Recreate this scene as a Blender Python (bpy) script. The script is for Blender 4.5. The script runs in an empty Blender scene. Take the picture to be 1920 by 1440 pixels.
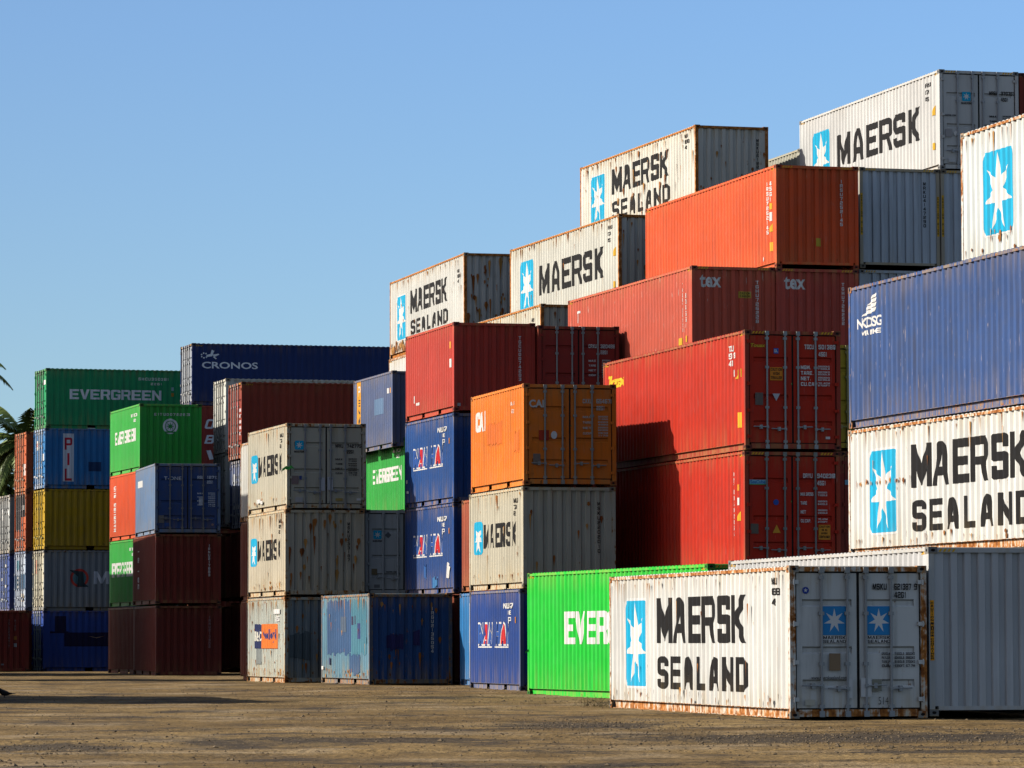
import bpy, math, random
from mathutils import Matrix, Vector, noise
from mathutils.geometry import tessellate_polygon
R = math.radians
rnd = random.Random(7)
C = bpy.context.scene.collection
sc = bpy.context.scene

# ------------------------------------------------------------ camera, sky, sun
cam = bpy.data.cameras.new('camera')
cam.sensor_width = 36.0
cam.lens = 7635.9 / 1920 * 36
cam.clip_start = 1.0
cam.clip_end = 6000
camo = bpy.data.objects.new('camera', cam)
C.objects.link(camo)
camo.matrix_world = Matrix.Translation((0, 0, 1.1715)) @ Matrix.Rotation(R(90 + 3.6239), 4, 'X') @ Matrix.Rotation(R(-0.1324), 4, 'Z')
sc.camera = camo

SUN_DIR = Vector((-1.0835, 0.1694, 0.73)).normalized()      # towards the sun
EL = math.asin(SUN_DIR.z)
AZ = math.atan2(SUN_DIR.x, SUN_DIR.y)
w = bpy.data.worlds.new('World')
sc.world = w
w.use_nodes = True
nt = w.node_tree
nt.nodes.clear()
wo = nt.nodes.new('ShaderNodeOutputWorld')
bg = nt.nodes.new('ShaderNodeBackground')
sky = nt.nodes.new('ShaderNodeTexSky')
sky.sky_type = 'NISHITA'
sky.sun_disc = False
sky.sun_elevation = EL
sky.sun_rotation = AZ % (2 * math.pi)
sky.air_density = 1.0
sky.dust_density = 1.8
sky.ozone_density = 5.5
bg.inputs['Strength'].default_value = 0.14
# a clear deep sky: look it up a little above the true elevation, and dull it behind the camera to deepen the shade on the ends
tc = nt.nodes.new('ShaderNodeTexCoord')
mp = nt.nodes.new('ShaderNodeMapping')
mp.inputs['Scale'].default_value = (1, 1, 1.5)
mp.inputs['Location'].default_value = (0, 0, .05)
nrm = nt.nodes.new('ShaderNodeVectorMath'); nrm.operation = 'NORMALIZE'
nt.links.new(tc.outputs['Generated'], mp.inputs[0])
nt.links.new(mp.outputs[0], nrm.inputs[0])
nt.links.new(nrm.outputs[0], sky.inputs[0])
sp = nt.nodes.new('ShaderNodeSeparateXYZ')
nt.links.new(tc.outputs['Generated'], sp.inputs[0])
mrg = nt.nodes.new('ShaderNodeMapRange'); mrg.interpolation_type = 'SMOOTHSTEP'
nt.links.new(sp.outputs['Y'], mrg.inputs[0])
mrg.inputs[1].default_value = .74; mrg.inputs[2].default_value = .965
mrg.inputs[3].default_value = 0.0; mrg.inputs[4].default_value = 1.0
sc_ = nt.nodes.new('ShaderNodeVectorMath'); sc_.operation = 'SCALE'
nt.links.new(sky.outputs[0], sc_.inputs[0])
mrx = nt.nodes.new('ShaderNodeMapRange')
nt.links.new(sp.outputs['X'], mrx.inputs[0])
mrx.inputs[1].default_value = -.15; mrx.inputs[2].default_value = .15
mrx.inputs[3].default_value = .95; mrx.inputs[4].default_value = 1.3
nt.links.new(mrx.outputs[0], sc_.inputs[3])
tint = nt.nodes.new('ShaderNodeMix'); tint.data_type = 'RGBA'
nt.links.new(mrg.outputs[0], tint.inputs[0])
tint.inputs[6].default_value = (1.06, .82, .65, 1)        # duller and greyer behind the camera
tint.inputs[7].default_value = (.98, 1.06, 1.05, 1)
tm = nt.nodes.new('ShaderNodeMix'); tm.data_type = 'RGBA'; tm.blend_type = 'MULTIPLY'; tm.inputs[0].default_value = 1.0
nt.links.new(sc_.outputs[0], tm.inputs[6]); nt.links.new(tint.outputs[2], tm.inputs[7])
hz_ = nt.nodes.new('ShaderNodeMapRange'); nt.links.new(sp.outputs['Z'], hz_.inputs[0])
hz_.inputs[1].default_value = .015; hz_.inputs[2].default_value = .15
hm = nt.nodes.new('ShaderNodeMix'); hm.data_type = 'RGBA'
nt.links.new(hz_.outputs[0], hm.inputs[0]); hm.inputs[6].default_value = (1.13, 1.03, .84, 1); hm.inputs[7].default_value = (1, 1, 1, 1)
hx = nt.nodes.new('ShaderNodeMix'); hx.data_type = 'RGBA'; hx.blend_type = 'MULTIPLY'; hx.inputs[0].default_value = 1.0
nt.links.new(tm.outputs[2], hx.inputs[6]); nt.links.new(hm.outputs[2], hx.inputs[7])
nt.links.new(hx.outputs[2], bg.inputs['Color'])
nt.links.new(bg.outputs[0], wo.inputs['Surface'])

sun = bpy.data.lights.new('sun', 'SUN')
sun.energy = 5.0
sun.angle = R(0.5)
sun.color = (1.0, 0.95, 0.855)
suno = bpy.data.objects.new('sun', sun)
C.objects.link(suno)
suno.rotation_euler = (-SUN_DIR).to_track_quat('-Z', 'Y').to_euler()
sc.view_settings.view_transform = 'Standard'
sc.view_settings.look = 'None'
sc.view_settings.exposure = 0.22
sc.cycles.diffuse_bounces = 0
sc.cycles.max_bounces = 4

# ------------------------------------------------------------ materials
def paint_group():
    g = bpy.data.node_groups.new('weathered_paint', 'ShaderNodeTree')
    I = g.interface
    for nm, tp, dv in (('Color', 'NodeSocketColor', (1, 1, 1, 1)), ('Rust', 'NodeSocketFloat', 0.2), ('Dirt', 'NodeSocketFloat', 0.3),
                       ('Chips', 'NodeSocketFloat', 0.0), ('Fade', 'NodeSocketFloat', 0.15), ('Seed', 'NodeSocketVector', (0, 0, 0))):
        s = I.new_socket(nm, in_out='INPUT', socket_type=tp)
        s.default_value = dv
    I.new_socket('Shader', in_out='OUTPUT', socket_type='NodeSocketShader')
    N, L = g.nodes, g.links
    gi = N.new('NodeGroupInput'); go = N.new('NodeGroupOutput')
    tc = N.new('ShaderNodeTexCoord')

    def val(x, sock):
        if hasattr(x, 'links'):
            L.new(x, sock)
        else:
            sock.default_value = x

    def math_(op, a, b=0.0, clamp=False):
        n = N.new('ShaderNodeMath'); n.operation = op; n.use_clamp = clamp
        val(a, n.inputs[0]); val(b, n.inputs[1])
        return n.outputs[0]

    def vm(op, a, b):
        n = N.new('ShaderNodeVectorMath'); n.operation = op
        val(a, n.inputs[0]); val(b, n.inputs[1])
        return n.outputs[0]

    def nz(vec, scale, detail=4, rough=0.55):
        n = N.new('ShaderNodeTexNoise'); L.new(vec, n.inputs['Vector'])
        n.inputs['Scale'].default_value = scale; n.inputs['Detail'].default_value = detail; n.inputs['Roughness'].default_value = rough
        return n.outputs['Fac']

    def mr(x, a, b, lo=0.0, hi=1.0):
        n = N.new('ShaderNodeMapRange'); n.interpolation_type = 'SMOOTHSTEP'
        val(x, n.inputs[0]); val(a, n.inputs[1]); val(b, n.inputs[2]); n.inputs[3].default_value = lo; n.inputs[4].default_value = hi
        return n.outputs[0]

    def mix(f, a, b, blend='MIX'):
        n = N.new('ShaderNodeMix'); n.data_type = 'RGBA'; n.blend_type = blend
        val(f, n.inputs[0]); val(a, n.inputs[6]); val(b, n.inputs[7])
        return n.outputs[2]
    P = vm('ADD', tc.outputs['Object'], gi.outputs['Seed'])
    sep = N.new('ShaderNodeSeparateXYZ'); L.new(tc.outputs['Generated'], sep.inputs[0])
    big = nz(P, 0.45, 3)
    med = nz(P, 3.0, 6, 0.6)
    stk = nz(vm('MULTIPLY', P, (7.0, 7.0, 0.45)), 1.0, 5, 0.6)
    stk2 = nz(vm('MULTIPLY', P, (15.0, 15.0, 0.7)), 1.0, 4, 0.6)
    spot = nz(P, 7.0, 8, 0.62)
    # paint, faded in broad patches
    lum = math_('ADD', math_('MULTIPLY', big, 0.5), 0.75)
    base = mix(1.0, gi.outputs['Color'], lum, 'MULTIPLY')
    bw = N.new('ShaderNodeRGBToBW'); L.new(gi.outputs['Color'], bw.inputs[0])
    pale = math_('ADD', math_('MULTIPLY', bw.outputs[0], 0.9), 0.035)
    base = mix(math_('MULTIPLY', mr(med, 0.35, 0.75), gi.outputs['Fade']), base, pale)
    # dirt running down
    base = mix(math_('MULTIPLY', mr(stk, 0.47, 0.72), gi.outputs['Dirt']), base, mix(0.72, base, (0.05, 0.04, 0.03, 1)))
    # chips and scratches: pale vertical ticks
    ch = nz(vm('MULTIPLY', vm('ADD', P, (3.1, 7.7, 1.3)), (26.0, 26.0, 2.2)), 1.0, 3, 0.6)
    chm = math_('MULTIPLY', mr(ch, 0.66, 0.72), gi.outputs['Chips'])
    base = mix(chm, base, (0.62, 0.5, 0.42, 1))
    # rust
    edge = math_('MAXIMUM', mr(sep.outputs['Z'], 0.16, 0.0), mr(sep.outputs['Z'], 0.93, 1.0))
    n1 = math_('ADD', math_('MULTIPLY', spot, 0.5), math_('MULTIPLY', stk2, 0.5))
    n1 = math_('ADD', n1, math_('MULTIPLY', edge, 0.045))
    n1 = math_('ADD', n1, math_('MULTIPLY', math_('SUBTRACT', big, 0.5), 0.16))
    thr = math_('SUBTRACT', 0.715, math_('MULTIPLY', gi.outputs['Rust'], 0.28))
    rm = mr(n1, thr, math_('ADD', thr, math_('ADD', 0.03, math_('MULTIPLY', gi.outputs['Rust'], 0.07))))
    halo = mr(n1, math_('SUBTRACT', thr, 0.045), math_('ADD', thr, 0.05))
    base = mix(math_('MULTIPLY', halo, math_('MINIMUM', math_('MULTIPLY', gi.outputs['Rust'], 1.2), 0.5)), base, mix(0.55, base, (0.70, 0.47, 0.15, 1)))
    rc = mix(mr(spot, 0.4, 0.68), (0.56, 0.21, 0.045, 1), (0.20, 0.065, 0.018, 1))
    edge2 = math_('MAXIMUM', mr(sep.outputs['Z'], 0.30, 0.0), mr(sep.outputs['Z'], 0.80, 1.0))
    base = mix(math_('MULTIPLY', math_('MULTIPLY', edge2, mr(stk, 0.40, 0.62)), math_('MINIMUM', math_('MULTIPLY', gi.outputs['Rust'], 1.6), 0.6)), base, mix(0.6, base, (0.62, 0.42, 0.14, 1)))
    base = mix(rm, base, rc)
    bs = N.new('ShaderNodeBsdfPrincipled')
    L.new(base, bs.inputs['Base Color'])
    L.new(math_('ADD', math_('MULTIPLY', rm, 0.3), math_('ADD', math_('MULTIPLY', med, 0.25), 0.42)), bs.inputs['Roughness'])
    bs.inputs['Specular IOR Level'].default_value = 0.14
    bp = N.new('ShaderNodeBump'); bp.inputs['Strength'].default_value = 0.35; bp.inputs['Distance'].default_value = 0.03
    L.new(math_('ADD', nz(P, 1.7, 3), math_('MULTIPLY', spot, 0.10)), bp.inputs['Height'])
    L.new(bp.outputs[0], bs.inputs['Normal'])
    L.new(bs.outputs[0], go.inputs[0])
    return g
PG = paint_group()
_mats = {}
def paint(col, rust=0.2, dirt=0.3, chips=0.0, fade=0.15, seed=0):
    key = (tuple(col), rust, dirt, chips, fade, seed)
    if key in _mats:
        return _mats[key]
    m = bpy.data.materials.new('paint')
    m.use_nodes = True
    nt = m.node_tree
    nt.nodes.clear()
    o = nt.nodes.new('ShaderNodeOutputMaterial')
    g = nt.nodes.new('ShaderNodeGroup')
    g.node_tree = PG
    g.inputs['Color'].default_value = (*col, 1)
    g.inputs['Rust'].default_value = rust
    g.inputs['Dirt'].default_value = dirt
    g.inputs['Chips'].default_value = chips
    g.inputs['Fade'].default_value = fade
    g.inputs['Seed'].default_value = (seed * 13.7 % 91, seed * 7.3 % 83, seed * 3.1 % 71)
    nt.links.new(g.outputs[0], o.inputs[0])
    _mats[key] = m
    return m
def plain(name, col, rough=0.6, metal=0.0, var=0.25, scale=8.0):
    if name in _mats:
        return _mats[name]
    m = bpy.data.materials.new(name)
    m.use_nodes = True
    nt = m.node_tree
    b = nt.nodes['Principled BSDF']
    n = nt.nodes.new('ShaderNodeTexNoise'); n.inputs['Scale'].default_value = scale; n.inputs['Detail'].default_value = 5
    tc = nt.nodes.new('ShaderNodeTexCoord'); nt.links.new(tc.outputs['Object'], n.inputs['Vector'])
    mx = nt.nodes.new('ShaderNodeMix'); mx.data_type = 'RGBA'
    nt.links.new(n.outputs['Fac'], mx.inputs[0])
    mx.inputs[6].default_value = (*[c * (1 - var) for c in col], 1)
    mx.inputs[7].default_value = (*[min(1, c * (1 + var)) for c in col], 1)
    nt.links.new(mx.outputs[2], b.inputs['Base Color'])
    b.inputs['Roughness'].default_value = rough
    b.inputs['Metallic'].default_value = metal
    b.inputs['Specular IOR Level'].default_value = 0.3
    _mats[name] = m
    return m
STEEL = plain('galvanised_steel', (0.36, 0.38, 0.38), 0.55, 0.2)
RUBBER = plain('black_rubber', (0.012, 0.012, 0.012), 0.8)
HOLE = plain('casting_hole', (0.006, 0.005, 0.005), 0.9)

# ------------------------------------------------------------ mesh helper
class MB:
    def __init__(s):
        s.v = []; s.f = []; s.m = []; s.mats = []
    def mi(s, mat):
        if mat not in s.mats:
            s.mats.append(mat)
        return s.mats.index(mat)
    def poly(s, pts, mat):
        i = len(s.v)
        s.v += [tuple(p) for p in pts]
        s.f.append(list(range(i, i + len(pts))))
        s.m.append(s.mi(mat))
    def box(s, a, b, mat):
        x0, y0, z0 = a; x1, y1, z1 = b
        i = len(s.v)
        s.v += [(x0, y0, z0), (x1, y0, z0), (x1, y1, z0), (x0, y1, z0), (x0, y0, z1), (x1, y0, z1), (x1, y1, z1), (x0, y1, z1)]
        s.f += [[i + k for k in q] for q in ((0, 3, 2, 1), (4, 5, 6, 7), (0, 1, 5, 4), (1, 2, 6, 5), (2, 3, 7, 6), (3, 0, 4, 7))]
        s.m += [s.mi(mat)] * 6
    def tube(s, p, q, r, mat, n=8, r2=None, caps=True):
        p = Vector(p); q = Vector(q); r2 = r if r2 is None else r2
        d = (q - p).normalized()
        a = d.orthogonal().normalized(); b = d.cross(a)
        i = len(s.v)
        for k in range(n):
            t = 2 * math.pi * k / n
            o = a * math.cos(t) + b * math.sin(t)
            s.v += [tuple(p + o * r), tuple(q + o * r2)]
        k_ = s.mi(mat)
        for k in range(n):
            k2 = (k + 1) % n
            s.f.append([i + 2 * k, i + 2 * k2, i + 2 * k2 + 1, i + 2 * k + 1]); s.m.append(k_)
        if caps:
            s.f.append([i + 2 * k for k in range(n)][::-1]); s.f.append([i + 2 * k + 1 for k in range(n)]); s.m += [k_, k_]
    def mesh(s, name, smooth=False):
        me = bpy.data.meshes.new(name)
        me.from_pydata(s.v, [], s.f)
        for m in s.mats:
            me.materials.append(m)
        me.polygons.foreach_set('material_index', s.m)
        if smooth:
            me.polygons.foreach_set('use_smooth', [True] * len(s.f))
        me.update()
        return me
    def build(s, name, parent=None, smooth=False):
        o = bpy.data.objects.new(name, s.mesh(name, smooth))
        C.objects.link(o)
        if parent:
            o.parent = parent
        return o

# ------------------------------------------------------------ lettering
G = {
 'M': [[(0,0),(0,1),(.25,1),(.5,.42),(.75,1),(1,1),(1,0),(.78,0),(.78,.56),(.57,.04),(.43,.04),(.22,.56),(.22,0)]],
 'A': [[(0,0),(.26,.93),(.36,1),(.64,1),(.74,.93),(1,0),(.74,0),(.68,.22),(.32,.22),(.26,0)],[(.38,.42),(.62,.42),(.5,.80)]],
 'E': [[(0,0),(0,1),(1,1),(1,.8),(.3,.8),(.3,.6),(.9,.6),(.9,.4),(.3,.4),(.3,.2),(1,.2),(1,0)]],
 'R': [[(0,0),(0,1),(.85,1),(1,.9),(1,.5),(.86,.4),(1,0),(.72,0),(.6,.37),(.28,.37),(.28,0)],[(.28,.55),(.72,.55),(.72,.81),(.28,.81)]],
 'S': [[(.12,0),(.88,0),(1,.12),(1,.48),(.88,.6),(.28,.6),(.28,.8),(.72,.8),(.72,.7),(1,.7),(1,.88),(.88,1),(.12,1),(0,.88),(0,.52),(.12,.4),(.72,.4),(.72,.2),(.28,.2),(.28,.3),(0,.3),(0,.12)]],
 'K': [[(0,0),(0,1),(.26,1),(.26,.62),(.66,1),(1,1),(.56,.52),(1,0),(.68,0),(.26,.42),(.26,0)]],
 'L': [[(0,0),(0,1),(.28,1),(.28,.2),(1,.2),(1,0)]],
 'N': [[(0,0),(0,1),(.26,1),(.74,.38),(.74,1),(1,1),(1,0),(.76,0),(.26,.64),(.26,0)]],
 'D': [[(0,0),(0,1),(.75,1),(1,.8),(1,.2),(.75,0)],[(.28,.2),(.64,.2),(.72,.28),(.72,.72),(.64,.8),(.28,.8)]],
 'V': [[(0,1),(.28,1),(.5,.32),(.72,1),(1,1),(.64,0),(.36,0)]],
 'G': [[(.12,0),(.88,0),(1,.12),(1,.56),(.5,.56),(.5,.38),(.72,.38),(.72,.2),(.28,.2),(.28,.8),(.72,.8),(.72,.7),(1,.7),(1,.88),(.88,1),(.12,1),(0,.88),(0,.12)]],
 'W': [[(0,1),(0,0),(.25,0),(.5,.58),(.75,0),(1,0),(1,1),(.78,1),(.78,.44),(.57,.96),(.43,.96),(.22,.44),(.22,1)]],
 'H': [[(0,0),(0,1),(.28,1),(.28,.6),(.72,.6),(.72,1),(1,1),(1,0),(.72,0),(.72,.4),(.28,.4),(.28,0)]],
 'I': [[(.3,0),(.3,1),(.7,1),(.7,0)]],
 'P': [[(0,0),(0,1),(.85,1),(1,.9),(1,.46),(.85,.36),(.28,.36),(.28,0)],[(.28,.54),(.72,.54),(.72,.82),(.28,.82)]],
 'C': [[(.12,0),(.88,0),(1,.12),(1,.34),(.72,.34),(.72,.2),(.28,.2),(.28,.8),(.72,.8),(.72,.66),(1,.66),(1,.88),(.88,1),(.12,1),(0,.88),(0,.12)]],
 'O': [[(.15,0),(.85,0),(1,.12),(1,.88),(.85,1),(.15,1),(0,.88),(0,.12)],[(.28,.2),(.72,.2),(.72,.8),(.28,.8)]],
 'U': [[(.12,0),(.88,0),(1,.12),(1,1),(.74,1),(.74,.2),(.26,.2),(.26,1),(0,1),(0,.12)]],
 'T': [[(.36,0),(.64,0),(.64,.8),(1,.8),(1,1),(0,1),(0,.8),(.36,.8)]],
 'X': [[(0,0),(.3,0),(.5,.34),(.7,0),(1,0),(.66,.5),(1,1),(.7,1),(.5,.66),(.3,1),(0,1),(.34,.5)]],
 'Y': [[(.37,0),(.63,0),(.63,.42),(1,1),(.7,1),(.5,.64),(.3,1),(0,1),(.37,.42)]],
 'B': [[(0,0),(.85,0),(1,.1),(1,.42),(.9,.5),(1,.58),(1,.9),(.85,1),(0,1)],[(.28,.18),(.72,.18),(.72,.4),(.28,.4)],[(.28,.6),(.72,.6),(.72,.82),(.28,.82)]],
 'F': [[(0,0),(0,1),(1,1),(1,.8),(.3,.8),(.3,.6),(.9,.6),(.9,.4),(.3,.4),(.3,0)]],
 'Z': [[(0,0),(1,0),(1,.2),(.36,.2),(1,.8),(1,1),(0,1),(0,.8),(.64,.8),(0,.2)]],
 '1': [[(.36,0),(.66,0),(.66,1),(.42,1),(.2,.82),(.2,.66),(.36,.76)]],
 '2': [[(0,0),(1,0),(1,.2),(.3,.2),(.3,.4),(.86,.4),(1,.5),(1,.88),(.86,1),(.12,1),(0,.88),(0,.7),(.28,.7),(.28,.8),(.72,.8),(.72,.6),(.14,.6),(0,.5)]],
 '3': [[(.12,0),(.88,0),(1,.12),(1,.43),(.9,.5),(1,.57),(1,.88),(.88,1),(.12,1),(0,.88),(0,.7),(.28,.7),(.28,.8),(.72,.8),(.72,.6),(.3,.6),(.3,.4),(.72,.4),(.72,.2),(.28,.2),(.28,.3),(0,.3),(0,.12)]],
 '4': [[(.58,0),(.84,0),(.84,.22),(1,.22),(1,.4),(.84,.4),(.84,1),(.5,1),(0,.42),(0,.22),(.58,.22)],[(.3,.4),(.58,.4),(.58,.74)]],
 '5': [[(.12,0),(.88,0),(1,.12),(1,.52),(.88,.62),(.3,.62),(.3,.8),(1,.8),(1,1),(0,1),(0,.44),(.72,.44),(.72,.2),(.28,.2),(.28,.3),(0,.3),(0,.12)]],
 '6': [[(.12,0),(.88,0),(1,.12),(1,.5),(.88,.6),(.28,.6),(.28,.8),(1,.8),(1,1),(.12,1),(0,.88),(0,.12)],[(.28,.2),(.72,.2),(.72,.42),(.28,.42)]],
 '7': [[(.24,0),(.54,0),(1,.8),(1,1),(0,1),(0,.8),(.68,.8)]],
 '8': [[(.12,0),(.88,0),(1,.12),(1,.42),(.9,.5),(1,.58),(1,.88),(.88,1),(.12,1),(0,.88),(0,.58),(.1,.5),(0,.42),(0,.12)],[(.28,.18),(.72,.18),(.72,.4),(.28,.4)],[(.28,.6),(.72,.6),(.72,.82),(.28,.82)]],
 '9': [[(0,0),(.88,0),(1,.12),(1,.88),(.88,1),(.12,1),(0,.88),(0,.5),(.12,.4),(.72,.4),(.72,.2),(0,.2)],[(.28,.58),(.72,.58),(.72,.8),(.28,.8)]],
 '.': [[(.3,0),(.3,.2),(.7,.2),(.7,0)]], '-': [[(.1,.42),(.1,.6),(.9,.6),(.9,.42)]], "'": [[(.35,.7),(.35,1),(.65,1),(.65,.7)]],
 '&': [[(.12,0),(.7,0),(.8,.1),(.9,0),(1,.06),(.9,.24),(.9,.5),(.7,.5),(.5,.6),(.6,.7),(.6,.9),(.5,1),(.2,1),(.1,.9),(.1,.7),(.2,.58),(0,.4),(0,.12)]],
}
G['0'] = G['O']
WID = {'I': .62, '1': .7, 'M': 1.2, 'W': 1.2, '.': .4, "'": .4, 'L': .92}
G['J'] = [[(.12,0),(.88,0),(1,.12),(1,1),(.72,1),(.72,.2),(.28,.2),(.28,.36),(0,.36),(0,.12)]]
G['Q'] = G['O']
def soften(l):
    # round off the chamfered corners of a glyph outline
    out = []
    n = len(l)
    for i in range(n):
        p, q, t = l[i - 1], l[i], l[(i + 1) % n]
        a = math.atan2(q[1] - p[1], q[0] - p[0]); b = math.atan2(t[1] - q[1], t[0] - q[0])
        d = abs((b - a + math.pi) % (2 * math.pi) - math.pi)
        la = math.hypot(q[0] - p[0], q[1] - p[1]); lb = math.hypot(t[0] - q[0], t[1] - q[1])
        if .45 < d < 1.15 and min(la, lb) < .2:
            e = min(la, lb) * .3
            out += [(q[0] - (q[0] - p[0]) / la * e, q[1] - (q[1] - p[1]) / la * e), (q[0] + (t[0] - q[0]) / lb * e, q[1] + (t[1] - q[1]) / lb * e)]
        else:
            out.append(q)
    return out
def tess(loops):
    loops = [soften(soften(l)) for l in loops]
    vs = [[Vector((a, b, 0)) for a, b in l] for l in loops]
    flat = [p for l in loops for p in l]
    return [[flat[i] for i in t] for t in tessellate_polygon(vs)]
_gc = {}
def glyph(ch):
    if ch not in _gc:
        _gc[ch] = tess(G[ch])
    return _gc[ch]
def block(text, u0, u1, v0, v1, gap=.16, slant=0.0):
    """block capitals filling a box; returns triangles in (u, v)"""
    tot = sum(.6 if c == ' ' else WID.get(c, 1.0) for c in text) + gap * (len(text) - 1)
    s = (u1 - u0) / tot
    u = u0; out = []
    for c in text:
        wd = .6 if c == ' ' else WID.get(c, 1.0)
        if c != ' ':
            for t in glyph(c):
                out.append([(u + a * wd * s + slant * (b - .5) * (v1 - v0), v0 + b * (v1 - v0)) for a, b in t])
        u += (wd + gap) * s
    return out
def vert(text, uc, w_, v0, v1, rot=0):
    """letters one under another (rot=0) or turned to read upwards (rot=1)"""
    n = len(text); st = (v1 - v0) / n; out = []
    for i, c in enumerate(text):
        if c == ' ':
            continue
        if rot:
            a0 = v0 + i * st
            for t in glyph(c):
                out.append([(uc + w_ / 2 - b * w_, a0 + a * st * .8) for a, b in t])
        else:
            b0 = v1 - (i + 1) * st
            ww = w_ * min(1, WID.get(c, 1.0))
            for t in glyph(c):
                out.append([(uc - ww / 2 + a * ww, b0 + b * st * .78) for a, b in t])
    return out
_fc = {}
def sans(text, u0, u1, v0, v1, bold=.02, slant=0.0):
    """the built-in typeface, fitted to a box"""
    k = (text, bold, slant)
    if k not in _fc:
        cu = bpy.data.curves.new('tmp', 'FONT')
        cu.body = text; cu.offset = bold; cu.resolution_u = 3; cu.shear = slant
        o = bpy.data.objects.new('tmp', cu)
        me = bpy.data.meshes.new_from_object(o)
        _fc[k] = [[(me.vertices[i].co.x, me.vertices[i].co.y) for i in p.vertices] for p in me.polygons]
        bpy.data.objects.remove(o); bpy.data.meshes.remove(me); bpy.data.curves.remove(cu)
    P = _fc[k]
    xs = [p[0] for t in P for p in t]; ys = [p[1] for t in P for p in t]
    a, b, c, d = min(xs), max(xs), min(ys), max(ys)
    return [[(u0 + (x - a) / (b - a) * (u1 - u0), v0 + (y - c) / (d - c) * (v1 - v0)) for x, y in t] for t in P]
def rect(u0, u1, v0, v1):
    return [[(u0, v0), (u1, v0), (u1, v1), (u0, v1)]]
def cham(u0, u1, v0, v1, r):
    """a box with rounded corners"""
    L = []
    for cx, cy, a0 in ((u1 - r, v1 - r, 0), (u0 + r, v1 - r, 90), (u0 + r, v0 + r, 180), (u1 - r, v0 + r, 270)):
        for k in range(4):
            t = R(a0 + 30 * k); L.append((cx + r * math.cos(t), cy + r * math.sin(t)))
    return [L]
def disc(cu_, cv_, r, n=20, ry=None):
    ry = r if ry is None else ry
    return [[(cu_ + r * math.cos(2 * math.pi * k / n), cv_ + ry * math.sin(2 * math.pi * k / n)) for k in range(n)]]
def star(cu_, cv_, rx, ry, n=7, inner=.38):
    L = []
    for k in range(2 * n):
        q = 1 if k % 2 == 0 else inner
        t = math.pi / 2 + math.pi * k / n
        L.append((cu_ + rx * q * math.cos(t), cv_ + ry * q * math.sin(t)))
    out = []
    for k in range(2 * n):
        out.append([(cu_, cv_), L[k], L[(k + 1) % (2 * n)]])
    return out
def hazard(u0, u1, v0, v1, n=4):
    out = []
    st = (u1 - u0) / n
    for k in range(n):
        a = u0 + k * st
        out.append([(a, v0), (a + st * .5, v0), (a + st * .95, v1), (a + st * .45, v1)])
    return out

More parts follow.
